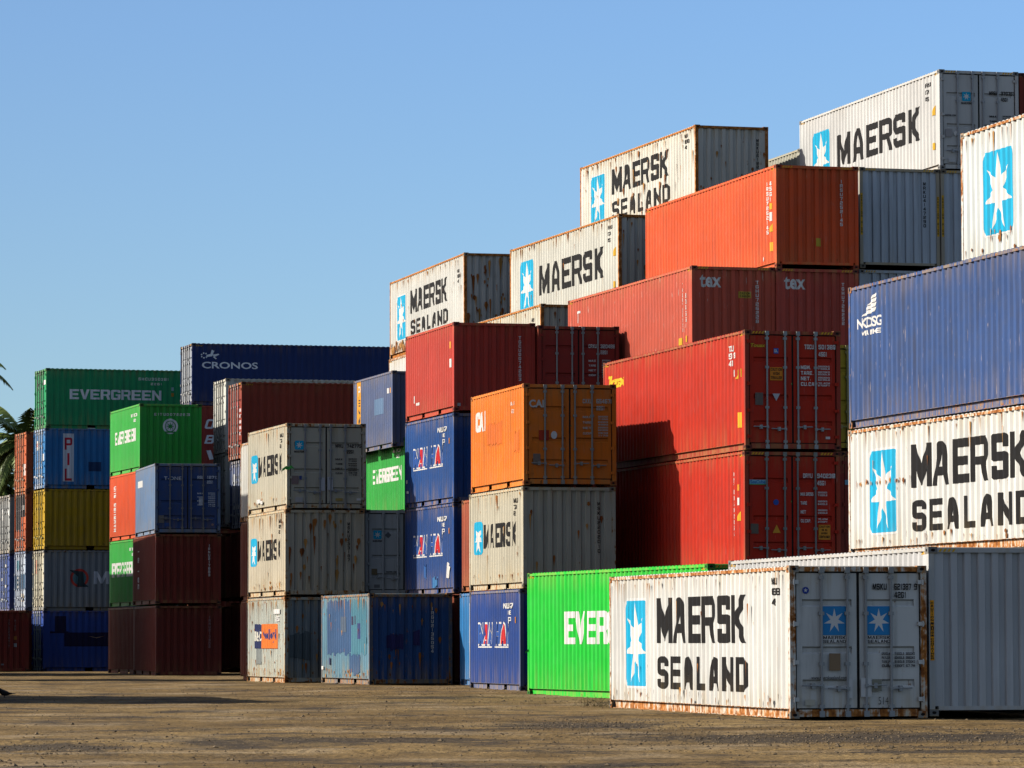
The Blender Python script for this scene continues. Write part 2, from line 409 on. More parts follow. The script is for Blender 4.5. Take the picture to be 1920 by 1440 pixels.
# ------------------------------------------------------------ the containers
W_, S_, H_, L2, L4 = 2.438, 2.591, 2.896, 6.058, 12.192
DD = .034          # how far the door leaves sit back
class Panel:
    """one face of a container: (u, v, depth) seen from outside, u to the viewer's right"""
    def __init__(s, face, L, H, corr, u0, u1, v0, v1, amp=0.0, seed=0):
        s.face, s.L, s.H = face, L, H
        s.amp, s.seed = amp, seed * 7.31
        nr = 7 if amp else 1
        s.rows = [v0 + (v1 - v0) * k / nr for k in range(nr + 1)]
        s._b = {}
        s.u0, s.u1, s.v0, s.v1 = u0, u1, v0, v1
        if corr == 'side':
            a, b, c, p, d0, d1 = .074, .068, .068, .278, .010, .046
        elif corr == 'end':
            a, b, c, p, d0, d1 = .112, .024, .090, .250, .028, .072
        else:
            a = None
        if a is None:
            s.pr = [(u0, corr), (u1, corr)]
        else:
            n = int((u1 - u0 - a) / p)
            off = (u1 - u0 - (n * p + a)) / 2
            s.pr = [(u0, d0)]
            u = u0 + off
            for k in range(n):
                s.pr += [(u + a, d0), (u + a + b, d1), (u + a + b + c, d1), (u + p, d0)]
                u += p
            s.pr.append((u1, d0))
    def P(s, u, v, d):
        f = s.face
        if f == 'L': return (d, s.L - u, v)
        if f == 'R': return (W_ - d, u, v)
        if f == 'N': return (u, d, v)
        return (W_ - u, s.L - d, v)
    def dep(s, u):
        pr = s.pr
        if u <= pr[0][0]: return pr[0][1]
        lo, hi = 0, len(pr) - 1
        while hi - lo > 1:
            m = (lo + hi) // 2
            if pr[m][0] <= u: lo = m
            else: hi = m
        a, b = pr[lo], pr[hi]
        t = (u - a[0]) / max(1e-9, b[0] - a[0])
        return a[1] + (b[1] - a[1]) * min(1, max(0, t))
    def bump(s, u, v):
        # the sheet is never quite flat: slow bows and the odd dent, fading out at the frame
        if not s.amp:
            return 0.0
        k = (round(u, 4), round(v, 4))
        if k not in s._b:
            e = min(1, (u - s.u0) / .35, (s.u1 - u) / .35) * math.sin(math.pi * min(1, max(0, (v - s.v0) / (s.v1 - s.v0)))) ** .5
            n = noise.noise((u * .55 + s.seed, v * .7, s.seed * .37)) + .6 * noise.noise((u * 1.6 - s.seed, v * 1.9, 3.3))
            d = max(0, noise.noise((u * 1.1, v * 1.3 + s.seed, 8.8)) - .42) * 3
            s._b[k] = max(0, e) * s.amp * (n + d)
        return s._b[k]
    def bat(s, u, v):
        # bilinear between the grid of folds and rows
        if not s.amp:
            return 0.0
        us = s.pr
        lo, hi = 0, len(us) - 1
        while hi - lo > 1:
            m = (lo + hi) // 2
            if us[m][0] <= u: lo = m
            else: hi = m
        ua, ub = us[lo][0], us[hi][0]
        h = (s.v1 - s.v0) / (len(s.rows) - 1)
        j = min(len(s.rows) - 2, max(0, int((v - s.v0) / h)))
        tu = min(1, max(0, (u - ua) / max(1e-9, ub - ua))); tv = min(1, max(0, (v - s.rows[j]) / h))
        va, vb = s.rows[j], s.rows[j + 1]
        return (s.bump(ua, va) * (1 - tu) + s.bump(ub, va) * tu) * (1 - tv) + (s.bump(ua, vb) * (1 - tu) + s.bump(ub, vb) * tu) * tv
    def wall(s, mb, mat):
        for a, b in zip(s.pr, s.pr[1:]):
            if b[0] - a[0] > 1e-6:
                for va, vb in zip(s.rows, s.rows[1:]):
                    mb.poly([s.P(u, v, d + s.bump(u, v)) for u, v, d in ((a[0], va, a[1]), (b[0], va, b[1]), (b[0], vb, b[1]), (a[0], vb, a[1]))], mat)
    def drape(s, mb, polys, mat, off):
        us = [q[0] for q in s.pr]
        for poly in polys:
            lo = min(p[0] for p in poly); hi = max(p[0] for p in poly)
            if hi <= us[0] or lo >= us[-1]:
                continue
            for a, b in zip(us, us[1:]):
                if b <= lo or a >= hi or b - a < 1e-6:
                    continue
                q = clip(clip(poly, a, 1), b, -1)
                for va, vb in (zip(s.rows, s.rows[1:]) if s.amp else ((-9, 9),)):
                    if not q or max(p[1] for p in q) <= va or min(p[1] for p in q) >= vb:
                        continue
                    qq = clip(clip(q, va, 1, 1), vb, -1, 1) if s.amp else q
                    q2 = []
                    for p in qq:
                        if not q2 or abs(p[0] - q2[-1][0]) + abs(p[1] - q2[-1][1]) > 1e-6:
                            q2.append(p)
                    if len(q2) > 2:
                        mb.poly([s.P(u, v, s.dep(min(b - 1e-7, max(a + 1e-7, u))) + s.bat(min(b - 1e-7, max(a + 1e-7, u)), v) - off) for u, v in q2], mat)
def clip(poly, k, sgn, ax=0):
    out = []
    n = len(poly)
    for i in range(n):
        p, q = poly[i], poly[(i + 1) % n]
        a, b = (p[ax] - k) * sgn, (q[ax] - k) * sgn
        if a >= 0: out.append(p)
        if (a > 0 and b < 0) or (a < 0 and b > 0):
            t = a / (a - b)
            out.append((p[0] + (q[0] - p[0]) * t, p[1] + (q[1] - p[1]) * t))
    return out

CAST = MB()
CAST.box((-.004, -.004, 0), (.162, .178, .118), STEEL)
for zz in (.059,):
    CAST.poly([(-.0045, .089 + .04 * math.cos(2 * math.pi * k / 10), zz + .026 * math.sin(2 * math.pi * k / 10)) for k in range(10)], HOLE)
    CAST.poly([(.081 + .04 * math.cos(2 * math.pi * k / 10), -.0045, zz + .026 * math.sin(2 * math.pi * k / 10)) for k in range(10)], HOLE)
cast_me = CAST.mesh('corner_casting')
HING = MB()
HING.box((-.05, -.014, -.035), (.055, .036, .035), STEEL)
HING.tube((-.03, -.016, -.05), (-.03, -.016, .05), .014, STEEL, 6)
hinge_me = HING.mesh('hinge')
BLACK = (0.010, 0.010, 0.011); WHITE = (0.78, 0.76, 0.72); YEL = (0.75, 0.42, 0.02)
CYAN = (0.006, 0.42, 0.68)
seedc = [0]
_rodc = {}
def rod_mesh(H, mat, bmat):
    k = (H, mat.name, bmat.name)
    if k not in _rodc:
        m = MB()
        m.tube((0, -.004, .05), (0, -.004, H - .05), .023, mat, 8)
        for z in (.20, .20 + (H - .4) * .33, .20 + (H - .4) * .72, H - .20):
            m.box((-.045, -.02, z - .03), (.045, .036, z + .03), bmat)
        for z in (.075, H - .075):
            m.box((-.045, -.034, z - .05), (.045, .015, z + .05), mat)
        _rodc[k] = m.mesh('lock_rod')
    return _rodc[k]
_hanc = {}
def handle_mesh(mat, sgn):
    k = (mat.name, sgn)
    if k not in _hanc:
        m = MB()
        m.tube((0, -.034, 0), (sgn * .36, -.034, .01), .013, mat, 6)
        m.box((sgn * .16 - .03, -.04, -.045), (sgn * .16 + .03, .035, .05), mat)
        m.box((-.03, -.04, -.03), (.03, -.005, .03), mat)
        _hanc[k] = m.mesh('door_handle')
    return _hanc[k]
def inst(me, name, parent, loc, mat=None, scale=None):
    o = bpy.data.objects.new(name, me)
    C.objects.link(o)
    o.parent = parent
    o.location = loc
    if scale: o.scale = scale
    if mat:
        o.material_slots[0].link = 'OBJECT'
        o.material_slots[0].material = mat
    return o

def container(pos, label, col, ln=20, hc=0, typ='E', near='wall', marks=(), rust=.2, dirt=.3, chips=0, fade=.07, frust=None,
              fcol=None, haz=0, far='wall', simple=False, group='shipping containers stacked in the yard', rodcol=None, endcol=None):
    X, Y, yaw, z0 = pos
    L = L2 if ln == 20 else L4
    H = H_ if hc else S_
    seedc[0] += 1
    sd = seedc[0]
    root = bpy.data.objects.new('shipping_container', None)
    root.empty_display_size = .5
    C.objects.link(root)
    a = R(yaw)
    if typ == 'S':
        X, Y = X - W_ * math.sin(a), Y + W_ * math.cos(a)
        a -= math.pi / 2
    root.location = (X, Y, z0)
    root.rotation_euler = (0, 0, a)
    root['label'] = label; root['category'] = 'container'; root['group'] = group
    frust = min(1.4, rust * 1.5 + .1) if frust is None else frust
    pm = paint(col, rust, dirt, chips, fade, sd)
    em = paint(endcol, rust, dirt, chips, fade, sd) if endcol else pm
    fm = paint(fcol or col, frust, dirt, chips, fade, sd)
    cm = paint([c * .35 + .012 for c in (fcol or col)], min(1, frust + .2), dirt, 0, fade, sd)
    lm = lambda c: paint(c, rust * .35, dirt * .5, chips * .5, .04, sd)
    bow = 0.0 if simple else (.008 + .005 * min(1, rust * 2))
    # ---- frame
    f = MB()
    for x0, x1 in ((0, .1), (W_ - .1, W_)):
        for y0, y1 in ((0, .1), (L - .1, L)):
            f.box((x0, y0, .118), (x1, y1, H - .118), fm)
    for s in (0, 1):
        X_ = lambda x: W_ - x if s else x
        def bx(xa, ya, za, xb, yb, zb):
            p, q = sorted((X_(xa), X_(xb)))
            f.box((p, ya, za), (q, yb, zb), fm)
        bx(0, .178, H - .075, .055, L - .178, H - .02)
        cuts = [.178, L - .178]
        if ln == 20:
            c = L / 2
            cuts = [.178, c - 1.2, c - .86, c + .86, c + 1.2, L - .178]
        for i in range(0, len(cuts), 2):
            bx(.068, cuts[i], .012, .08, cuts[i + 1], .15)
            bx(.02, cuts[i], 0, .08, cuts[i + 1], .014)
        bx(.012, .178, .158, .09, L - .178, .168)
    zs0, zs1 = (.03, .15) if (near == 'doors' or ln == 20) else (.1, .17)
    f.box((.162, 0.002, H - .1), (W_ - .162, .07, H - .02), fm)
    f.box((.162, 0.004, zs0), (W_ - .162, .09, zs1), fm)
    f.box((.162, L - .07, H - .1), (W_ - .162, L - .002, H - .02), fm)
    f.box((.162, L - .09, .03), (W_ - .162, L - .004, .15), fm)
    f.poly([(.06, .09, .168), (.06, L - .09, .168), (W_ - .06, L - .09, .168), (W_ - .06, .09, .168)], fm)
    panels = {'L': Panel('L', L, H, 'side', .1, L - .1, .166, H - .07, bow, sd), 'R': Panel('R', L, H, 'side', .1, L - .1, .166, H - .07, bow if typ == 'S' else 0, sd + 3),
              'N': Panel('N', L, H, 'end', .1, W_ - .1, zs1, H - .1, bow * 1.2, sd + 5), 'F': Panel('F', L, H, 'end', .1, W_ - .1, .15, H - .1)}
    mbs = {k: MB() for k in 'LRNF'}
    hz = lm(YEL)
    if haz:
        fp = Panel('N', L, H, .002, 0, W_, 0, H)
        for a0, a1 in ((.18, .5), (W_ - .5, W_ - .18)):
            fp.drape(f, hazard(a0, a1, H - .088, H - .032, 4), hz, .004)
        for kk in 'LR':
            panels[kk].drape(mbs[kk], hazard(.16, .46, H - .13, H - .08, 4), hz, .004)
            panels[kk].drape(mbs[kk], hazard(L - .46, L - .16, H - .13, H - .08, 4), hz, .004)
    for k in 'LRF':
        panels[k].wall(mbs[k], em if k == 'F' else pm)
    doors = None
    if near == 'doors':
        doors = []
        for u0, u1 in ((.128, W_ / 2 - .024), (W_ / 2 + .024, W_ - .128)):
            d = MB()
            v0, v1 = .175, H - .13
            g0, g1 = u0 + .10, u1 - .09
            hh = v1 - v0
            pr = [(v0, DD)]
            for fr in (.155, .40, .75):
                c0 = v0 + fr * hh
                pr += [(c0, DD), (c0 + .03, DD + .034), (c0 + .10, DD + .034), (c0 + .13, DD)]
            pr.append((v1, DD))
            for (va, da), (vb, db) in zip(pr, pr[1:]):
                d.poly([(g0, da, va), (g1, da, va), (g1, db, vb), (g0, db, vb)], em)
            for gu in (g0, g1):
                for i in range(1, len(pr) - 1, 4):
                    q = pr[i:i + 4]
                    d.poly([(gu, dd, vv) for vv, dd in q], em)
            for ua, ub in ((u0, g0), (g1, u1)):
                d.poly([(ua, DD, v0), (ub, DD, v0), (ub, DD, v1), (ua, DD, v1)], em)
            # rubber gasket round the leaf, and its backing
            for q0, q1 in (((u0 - .022, .05, v0 - .02), (u1 + .022, .075, v0)), ((u0 - .022, .05, v1), (u1 + .022, .075, v1 + .025)), ((u0 - .022, .05, v0), (u0, .075, v1)), ((u1, .05, v0), (u1 + .022, .075, v1))):
                d.box(q0, q1, RUBBER)
            d.poly([(u0 - .022, .078, v0 - .02), (u1 + .022, .078, v0 - .02), (u1 + .022, .078, v1 + .025), (u0 - .022, .078, v1 + .025)], RUBBER)
            doors.append((d, Panel('N', L, H, DD, u0, u1, v0, v1)))
    else:
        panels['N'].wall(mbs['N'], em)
    # ---- marks
    k = 0
    for face, polys, colr in marks:
        k += 1
        off = .003 + .0011 * k
        m_ = lm(colr)
        if face == 'N' and doors:
            for d, pn in doors:
                q = [clip(clip(p, pn.u0, 1), pn.u1, -1) for p in polys]
                pn.drape(d, [p for p in q if len(p) > 2], m_, off)
        elif face == 'P':          # on the left corner post of the near end
            Panel('N', L, H, 0.0, 0, .1, 0, H).drape(f, polys, m_, off)
        elif face == 'Q':          # right corner post
            Panel('N', L, H, 0.0, W_ - .1, W_, 0, H).drape(f, polys, m_, off)
        else:
            panels[face].drape(mbs[face], polys, m_, off)
    fo = f.build('frame', root)
    mbs['L'].build('side_wall', root); mbs['R'].build('side_wall', root)
    mbs['F'].build('end_wall', root)
    # ---- roof: grime and rust over paint darkened to bounce less light
    r = MB()
    rfm = paint([c * .45 + .01 for c in col], .55, .8, 0, .1, sd)
    if simple:
        r.poly([(.03, .06, H - .03), (W_ - .03, .06, H - .03), (W_ - .03, L - .06, H - .03), (.03, L - .06, H - .03)], rfm)
    else:
        y = .2
        while y + .209 < L - .18:
            q = [(y, H - .022), (y + .05, H - .003), (y + .11, H - .003), (y + .16, H - .022), (y + .209, H - .022)]
            for (ya, za), (yb, zb) in zip(q, q[1:]):
                r.poly([(.012, ya, za), (W_ - .012, ya, za), (W_ - .012, yb, zb), (.012, yb, zb)], rfm)
            for xx in (.012, W_ - .012):
                r.poly([(xx, y, H - .022), (xx, y + .05, H - .003), (xx, y + .11, H - .003), (xx, y + .16, H - .022)], pm)
            y += .209
        r.poly([(.02, .06, H - .024), (W_ - .02, .06, H - .024), (W_ - .02, L - .06, H - .024), (.02, L - .06, H - .024)], rfm)
    r.build('roof', root)
    if not simple:
        for sx in (0, 1):
            for sy in (0, 1):
                for z in (0, H - .118):
                    inst(cast_me, 'corner_casting', root, (W_ if sx else 0, L if sy else 0, z), cm, (-1 if sx else 1, -1 if sy else 1, 1))
    if doors:
        rm_ = paint(rodcol, .12, .3, 0, .2, sd) if rodcol else paint([min(.5, c * .7 + .12) for c in col], rust * .8 + .1, .3, 0, .2, sd)
        for i, (d, pn) in enumerate(doors):
            do = d.build('door', root)
            rods = (.56, 1.02) if i == 0 else (1.35, 1.80)
            for ru in rods:
                inst(rod_mesh(H, rm_, rm_), 'lock_rod', do, (ru, 0, 0))
            for j, ru in enumerate(rods):
                inst(handle_mesh(rm_, -1 if i == 0 else 1), 'door_handle', do, (ru, 0, .55 - .05 * j))
            for v in (.32, .95, 1.6, H - .28):
                inst(hinge_me, 'hinge', do, (.10 if i == 0 else W_ - .10, 0, v), em, (1 if i == 0 else -1, 1, 1))
    else:
        mbs['N'].build('end_wall', root)
    return root

RUSTC = ((.42, .15, .03), (.26, .085, .02), (.55, .27, .07))
def drips(n, u0, u1, v0, v1, seed, face='L', lo=.06, hi=.5, w=.015):
    # rust runs: a blister with a tail below it
    q = random.Random(seed)
    out = []
    for c in range(3):
        P = []
        for i in range(n // 3 + 1):
            u = q.uniform(u0, u1); v = q.uniform(v0, v1); L = q.uniform(lo, hi) * q.random() ** .6 + .03; ww = w * q.uniform(.4, 1.5)
            P.append([(u - ww, v), (u - ww * .7, v + ww * 1.6), (u + ww * .5, v + ww * 1.9), (u + ww, v + ww * .3), (u + ww * .35, v - L * .6), (u, v - L), (u - ww * .4, v - L * .5)])
        out.append((face, P, RUSTC[c]))
    return out
def old(seed, L, H, k=1.0):
    # an old box: runs from the top rail, along the foot and here and there between
    return (drips(int(26 * k), .15, L - .15, H - .2, H - .1, seed, hi=.7) + drips(int(30 * k), .15, L - .15, .22, .42, seed + 1, hi=.2, w=.018)
            + drips(int(12 * k), .15, L - .15, .5, H - .3, seed + 2, hi=.5, w=.011) + drips(int(10 * k), .12, W_ - .12, .4, H - .3, seed + 3, 'N', hi=.5, w=.03))
def patch(u0, u1, v0, v1, seed, j=.07):
    # overpainted area with an uneven lower and upper edge
    q = random.Random(seed)
    n = max(1, round((u1 - u0) / .139)); st = (u1 - u0) / n
    return [[(u0 + k * st, v0 + q.uniform(-j, j)), (u0 + (k + 1) * st, v0 + q.uniform(-j, j)), (u0 + (k + 1) * st, v1 + q.uniform(-j, j)), (u0 + k * st, v1 + q.uniform(-j, j))] for k in range(n)]

# ---- marks shared by look-alikes
def two_line(H):
    d = .16 if H > 2.7 else 0
    m = [('L', cham(1.12, 2.74, .40 + d, 2.15 + d * .8, .16), WHITE), ('L', cham(1.17, 2.70, .45 + d, 2.10 + d * .8, .14), CYAN),
         ('L', star(1.94, 1.26 + d, .72, .82), WHITE)]
    m += [('L', block('MAERSK', 3.55, 9.5, 1.28 + d, 2.13 + d, .14), BLACK), ('L', block('SEALAND', 3.6, 9.56, .42 + d * 1.5, 1.03 + d, .36), BLACK)]
    m += [('L', block('MSKU', 11.12, 11.42, 2.28, 2.40), BLACK), ('L', block('638', 11.14, 11.5, 2.1, 2.22), BLACK), ('L', block('42', 11.14, 11.35, 1.92, 2.04), BLACK)]
    return m
def one_line():
    return [('L', cham(1.16, 2.78, .64, 2.34, .16), CYAN), ('L', star(1.97, 1.47, .72, .82), WHITE),
            ('L', block('MAERSK', 3.4, 10.58, 1.04, 2.03), BLACK),
            ('L', block('MRSU', 10.95, 11.45, 2.5, 2.62), BLACK), ('L', block('370', 11.0, 11.35, 2.3, 2.42), BLACK), ('L', block('45', 11.0, 11.25, 2.1, 2.22), BLACK),
            ('L', [[(11.5, 1.62), (11.78, 1.62), (11.78, 1.92)]], YEL), ('L', rect(11.55, 11.75, .62, .82), YEL)]
def short_line(num):
    return [('L', cham(.52, 1.44, .95, 1.83, .1), CYAN), ('L', star(.98, 1.39, .42, .43), WHITE), ('L', block('MAERSK', 1.64, 5.24, 1.10, 1.73, .34), BLACK),
            ('L', block('MSKU', 5.0, 5.35, 2.2, 2.32), BLACK), ('L', block(num, 5.0, 5.3, 2.04, 2.15), BLACK), ('L', block('22', 5.0, 5.2, 1.88, 1.99), BLACK)]
def door_logo(u, v, w=.27, name='MAERSK'):
    h = w
    return [('N', cham(u, u + w, v, v + h, .03), CYAN), ('N', star(u + w / 2, v + h / 2, w * .42, h * .42), WHITE), ('N', block(name, u - .02, u + w + .02, v - .09, v - .03), BLACK)]
def ids(a, b, t, v, col, u=1.52, s=.11, wts=True, v2=1.55):
    m = [('N', block(a, u, u + .24, v, v + s), col), ('N', block(b, u + .36, u + .80, v, v + s), col), ('N', block(t, u + .36, u + .58, v - s * 1.6, v - s * .6), col)]
    if wts:
        for i in range(4):
            vv = v2 - i * .14
            m.append(('N', block(('MAX', 'TARE', 'NET', 'CUCAP')[i], u, u + .22, vv, vv + .055), col))
            m.append(('N', block(('32500', '2220', '28260', '33')[i], u + .40, u + .66, vv + .02, vv + .06), col))
            m.append(('N', block(('71650', '4890', '62300', '1172')[i], u + .40, u + .66, vv - .045, vv - .005), col))
    return m
def vnum(text, H, u=1.98, w=.075, col=WHITE, face='N', v0=None):
    v1 = H - .36
    return [(face, vert(text, u, w, v0 if v0 is not None else v1 - .105 * len(text) * 1.15, v1), col)]
def ever(v0=1.2, v1=1.7, u0=.95, u1=5.1):
    return [('L', block('EVERGREEN', u0, u1, v0, v1, .1), WHITE), ('L', block('EITU00', 4.2, 5.35, 2.14, 2.26), WHITE), ('L', block('22', 4.75, 5.1, 1.94, 2.05), WHITE)]
RED = (0.60, 0.02, 0.025)
def wanhai():
    m = []
    NAVY = (0.03, 0.10, 0.36)
    for txt, u0, u1 in (('WAN', 1.0, 2.75), ('HAI', 3.15, 4.75)):
        m.append(('L', block(txt, u0, u1, 1.14, 1.76, .12, .12), WHITE))
        m.append(('L', [[(u0 - .08, 1.09), (u1 - .06, 1.09), (u1 - .06, 1.125), (u0 - .08, 1.125)]], WHITE))
    for i, (txt, u0, u1) in enumerate((('WAN', 1.0, 2.75), ('HAI', 3.15, 4.75))):
        tot = sum(WID.get(c, 1.0) for c in txt) + .12 * 2
        s = (u1 - u0) / tot
        u = u0
        for c in txt:
            wd = WID.get(c, 1.0)
            col = RED if c == 'A' else NAVY
            m.append(('L', block(c, u + .07 * s, u + (wd - .07) * s, 1.19, 1.71, 0, .12), col))
            u += (wd + .12) * s
    m += [('L', block('WHLU27', 4.1, 5.1, 2.1, 2.24), WHITE), ('L', block('16', 4.6, 4.9, 1.94, 2.05), WHITE), ('L', block('P', 4.7, 4.85, 1.72, 1.88), WHITE), ('L', rect(5.4, 5.55, 1.72, 1.88), (.8, .3, .03))]
    return m

# base colours
OFFW = (0.70, 0.69, 0.65); OLDW = (0.68, 0.675, 0.63); GREYW = (0.52, 0.48, 0.365); NEWG = (0.52, 0.59, 0.66)
ENDG = (0.37, 0.40, 0.43)
MAROON = (0.20, 0.035, 0.022); BRICK = (0.46, 0.075, 0.035); REDO = (0.60, 0.12, 0.05); SCAR = (0.53, 0.028, 0.010)
GREEN = (0.015, 0.30, 0.065); BLUE = (0.035, 0.12, 0.34); NAVYC = (0.025, 0.05, 0.16); SLATE = (0.10, 0.16, 0.32)
ORNG = (0.72, 0.19, 0.035)

# ---- front row on the right
m = two_line(S_) + [('N', disc(.29, 2.17, .06, 14), (.02, .06, .35)), ('N', star(.29, 2.17, .04, .04, 5), WHITE)]
for u in (.585, 1.375):
    m += [('N', cham(u, u + .42, 1.41, 1.90, .02), (.03, .27, .60)), ('N', star(u + .21, 1.655, .19, .21), WHITE),
          ('N', rect(u, u + .42, 1.27, 1.40), WHITE), ('N', block('MAERSK', u + .01, u + .41, 1.34, 1.395), BLACK), ('N', block('SEALAND', u + .01, u + .41, 1.275, 1.33), BLACK)]
m += [('N', block('MSKU', 1.48, 1.73, 2.18, 2.285), BLACK), ('N', block('621387', 1.865, 2.17, 2.18, 2.285), BLACK), ('N', block('9', 2.22, 2.275, 2.18, 2.285), BLACK), ('N', block('42G1', 1.865, 2.08, 2.04, 2.145), BLACK)]
for i, (a, b, c) in enumerate((('GROSS WT', '71650LB', '32500KG'), ('PAYLOAD', '63490LB', '28800KG'), ('TARE WT', '8160LB', '3700KG'), ('CUBE', '2390FT', '67.7M'))):
    v = 1.07 - i * .068
    m += [('N', block(a, 1.63, 1.80, v, v + .045), BLACK), ('N', block(b, 1.86, 2.03, v, v + .045), BLACK), ('N', block(c, 2.06, 2.22, v, v + .045), BLACK)]
m += [('N', sans('www.maersksealand.com', .37, 1.0, .66, .72, .01), BLACK), ('N', rect(.69, .89, .81, 1.10), (.28, .19, .11)),
      ('N', rect(.26, .44, .22, .32), (.55, .52, .42)), ('N', sans('514', 1.56, 1.74, .23, .36, -.01), BLACK),
      ('N', rect(1.0, 1.10, .34, .68), (.62, .62, .60)), ('N', rect(1.25, 1.44, .36, .68), (.62, .62, .60)), ('N', rect(1.45, 1.62, .46, .66), (.25, .25, .2))]
container((4.698, 69.118, 13.146, -.135), 'weathered white container on the dirt in front, blue star logos on its grey doors',
          OLDW, 40, 0, near='doors', marks=m + [(f, p, c) for f, p, c in old(11, L4, S_) if f == 'L'], rust=.28, frust=.90, dirt=.35, rodcol=(.36, .38, .38))
m = [('P', rect(.02, .09, .95, 1.98), (1.0, .40, .01)), ('P', rect(.025, .085, 1.36, 1.60), BLACK),
     ('P', vert('CAUTION', .055, .05, 1.62, 1.96, 0), BLACK), ('P', vert('HIGH', .055, .045, 1.38, 1.58, 0), (1.0, .40, .01)), ('P', vert('CONTAINER', .055, .05, .97, 1.34, 0), BLACK)]
container((7.127, 69.809, 13.264, -.111), 'grey container on the ground at the right edge, orange caution strip on its post',
          (.55, .555, .55), 40, 1, marks=m, rust=.05, dirt=.2, haz=1, fcol=(.52, .52, .50))
m = [('L', block('EVERGREEN', 2.72, 9.55, 1.21, 1.96, .1), WHITE)]
container((4.093, 85.465, 17.852, -.092), 'bright green container on the ground half hidden behind the front white one', (.012, .56, .04), 40, 1, marks=m, rust=.14, dirt=.15, haz=1, fade=.05)

# ---- right edge stack
container((10.113, 71.57, 15.368, 2.889), 'rust-streaked white container with black lettering directly under the plain blue one at the right edge', OLDW, 40, 0, marks=two_line(S_) + old(21, L4, S_, 1.2) + drips(22, .15, 3.2, 1.44, 1.50, 24, lo=.02, hi=.10, w=.024), rust=.28, frust=.85, dirt=.25)
m = [('L', sans("NK'DISIG", .5, 1.83, 2.0, 2.22, .03), WHITE), ('L', block('MARKE', .72, 1.78, 1.85, 1.95), WHITE)]
for i in range(4):
    a = 2.24 + i * .1
    m.append(('L', [[(.75 + i * .17, a), (1.45 + i * .02, a + .06), (1.52 + i * .02, a + .15), (.98 + i * .14, a + .09)]], WHITE))
container((10.13, 71.569, 15.32, 5.513), 'faded navy blue container with small white emblem, on a rust-streaked white one', (.042, .092, .25), 40, 1, marks=m, rust=.14, chips=.45, fade=.2, dirt=.45, frust=.5)
container((12.542, 72.219, 15.344, 8.771), 'white container with large blue star logo, cut by the picture edge above the navy one', (.66, .70, .68), 40, 1,
          marks=[('L', cham(1.1, 2.76, .6, 2.34, .16), WHITE)] + one_line() + old(31, L4, H_) + drips(8, 1.1, 2.9, .5, .72, 34, w=.03, hi=.2), rust=.22, frust=.9)

# ---- red stack in the middle
m = [('L', sans('Touax', .45, 1.95, 2.16, 2.50, .04, .2), (.85, .55, .02)), ('L', block('TGCU', 10.88, 11.2, 2.44, 2.58), WHITE), ('L', block('5013', 10.88, 11.41, 2.26, 2.40), WHITE), ('L', block('451', 10.88, 11.2, 2.08, 2.22), WHITE),
     ('L', rect(11.2, 11.35, 1.82, 1.98), WHITE), ('L', [[(11.4, 1.75), (11.66, 1.75), (11.66, 1.98)]], YEL), ('L', rect(11.75, 11.9, 1.78, 1.98), YEL), ('L', rect(11.55, 11.85, .55, .92), (.85, .42, .02)),
     ('N', sans('Touax', .15, .53, 2.48, 2.57, .03, .2), (.75, .5, .03)), ('N', rect(.74, .86, 2.33, 2.46), (.02, .13, .5)), ('N', block('GL', .75, .85, 2.36, 2.43), WHITE),
     ('N', rect(.64, .96, 1.68, 2.0), (.78, .25, .02)), ('N', block('CAUTION', .66, .94, 1.91, 1.98), BLACK), ('N', block('HIGH', .72, .88, 1.81, 1.88), BLACK), ('N', block('TRAILER', .66, .94, 1.71, 1.78), BLACK),
     ('N', [[(.70, 1.36), (.89, 1.36), (.795, 1.18)]], (.5, .52, .55)), ('N', rect(.26, .46, 1.08, 1.38), (.16, .13, .11)), ('N', disc(1.21, 1.60, .03), (.05, .5, .1)), ('N', rect(2.05, 2.16, .27, .33), WHITE)]
m += ids('TGCU', '501387', '45G1', 2.45, WHITE, wts=False)
m += [('N', block('0', 2.26, 2.32, 2.45, 2.56), WHITE)]
for i, t in enumerate(('MGW.', 'TARE.', 'NET.', 'CU.CAP.')):
    m += [('N', block(t, 1.42, 1.42 + .065 * len(t), 1.96 - i * .135, 2.05 - i * .135), WHITE), ('N', block(('32500KG', '3870KG', '28630KG', '76.4CM')[i], 1.86, 2.16, 2.01 - i * .135, 2.05 - i * .135), WHITE), ('N', block(('71650LB', '8530LB', '63120LB', '2700FT')[i], 1.86, 2.16, 1.955 - i * .135, 1.995 - i * .135), WHITE)]
container((5.624, 98.053, 15.001, 5.789), 'red container with small yellow lettering and an orange caution plate on its doors', SCAR, 40, 1, near='doors', marks=m, rust=.12, chips=.1, haz=1, rodcol=(.36, .40, .40), fcol=(.36, .05, .03))
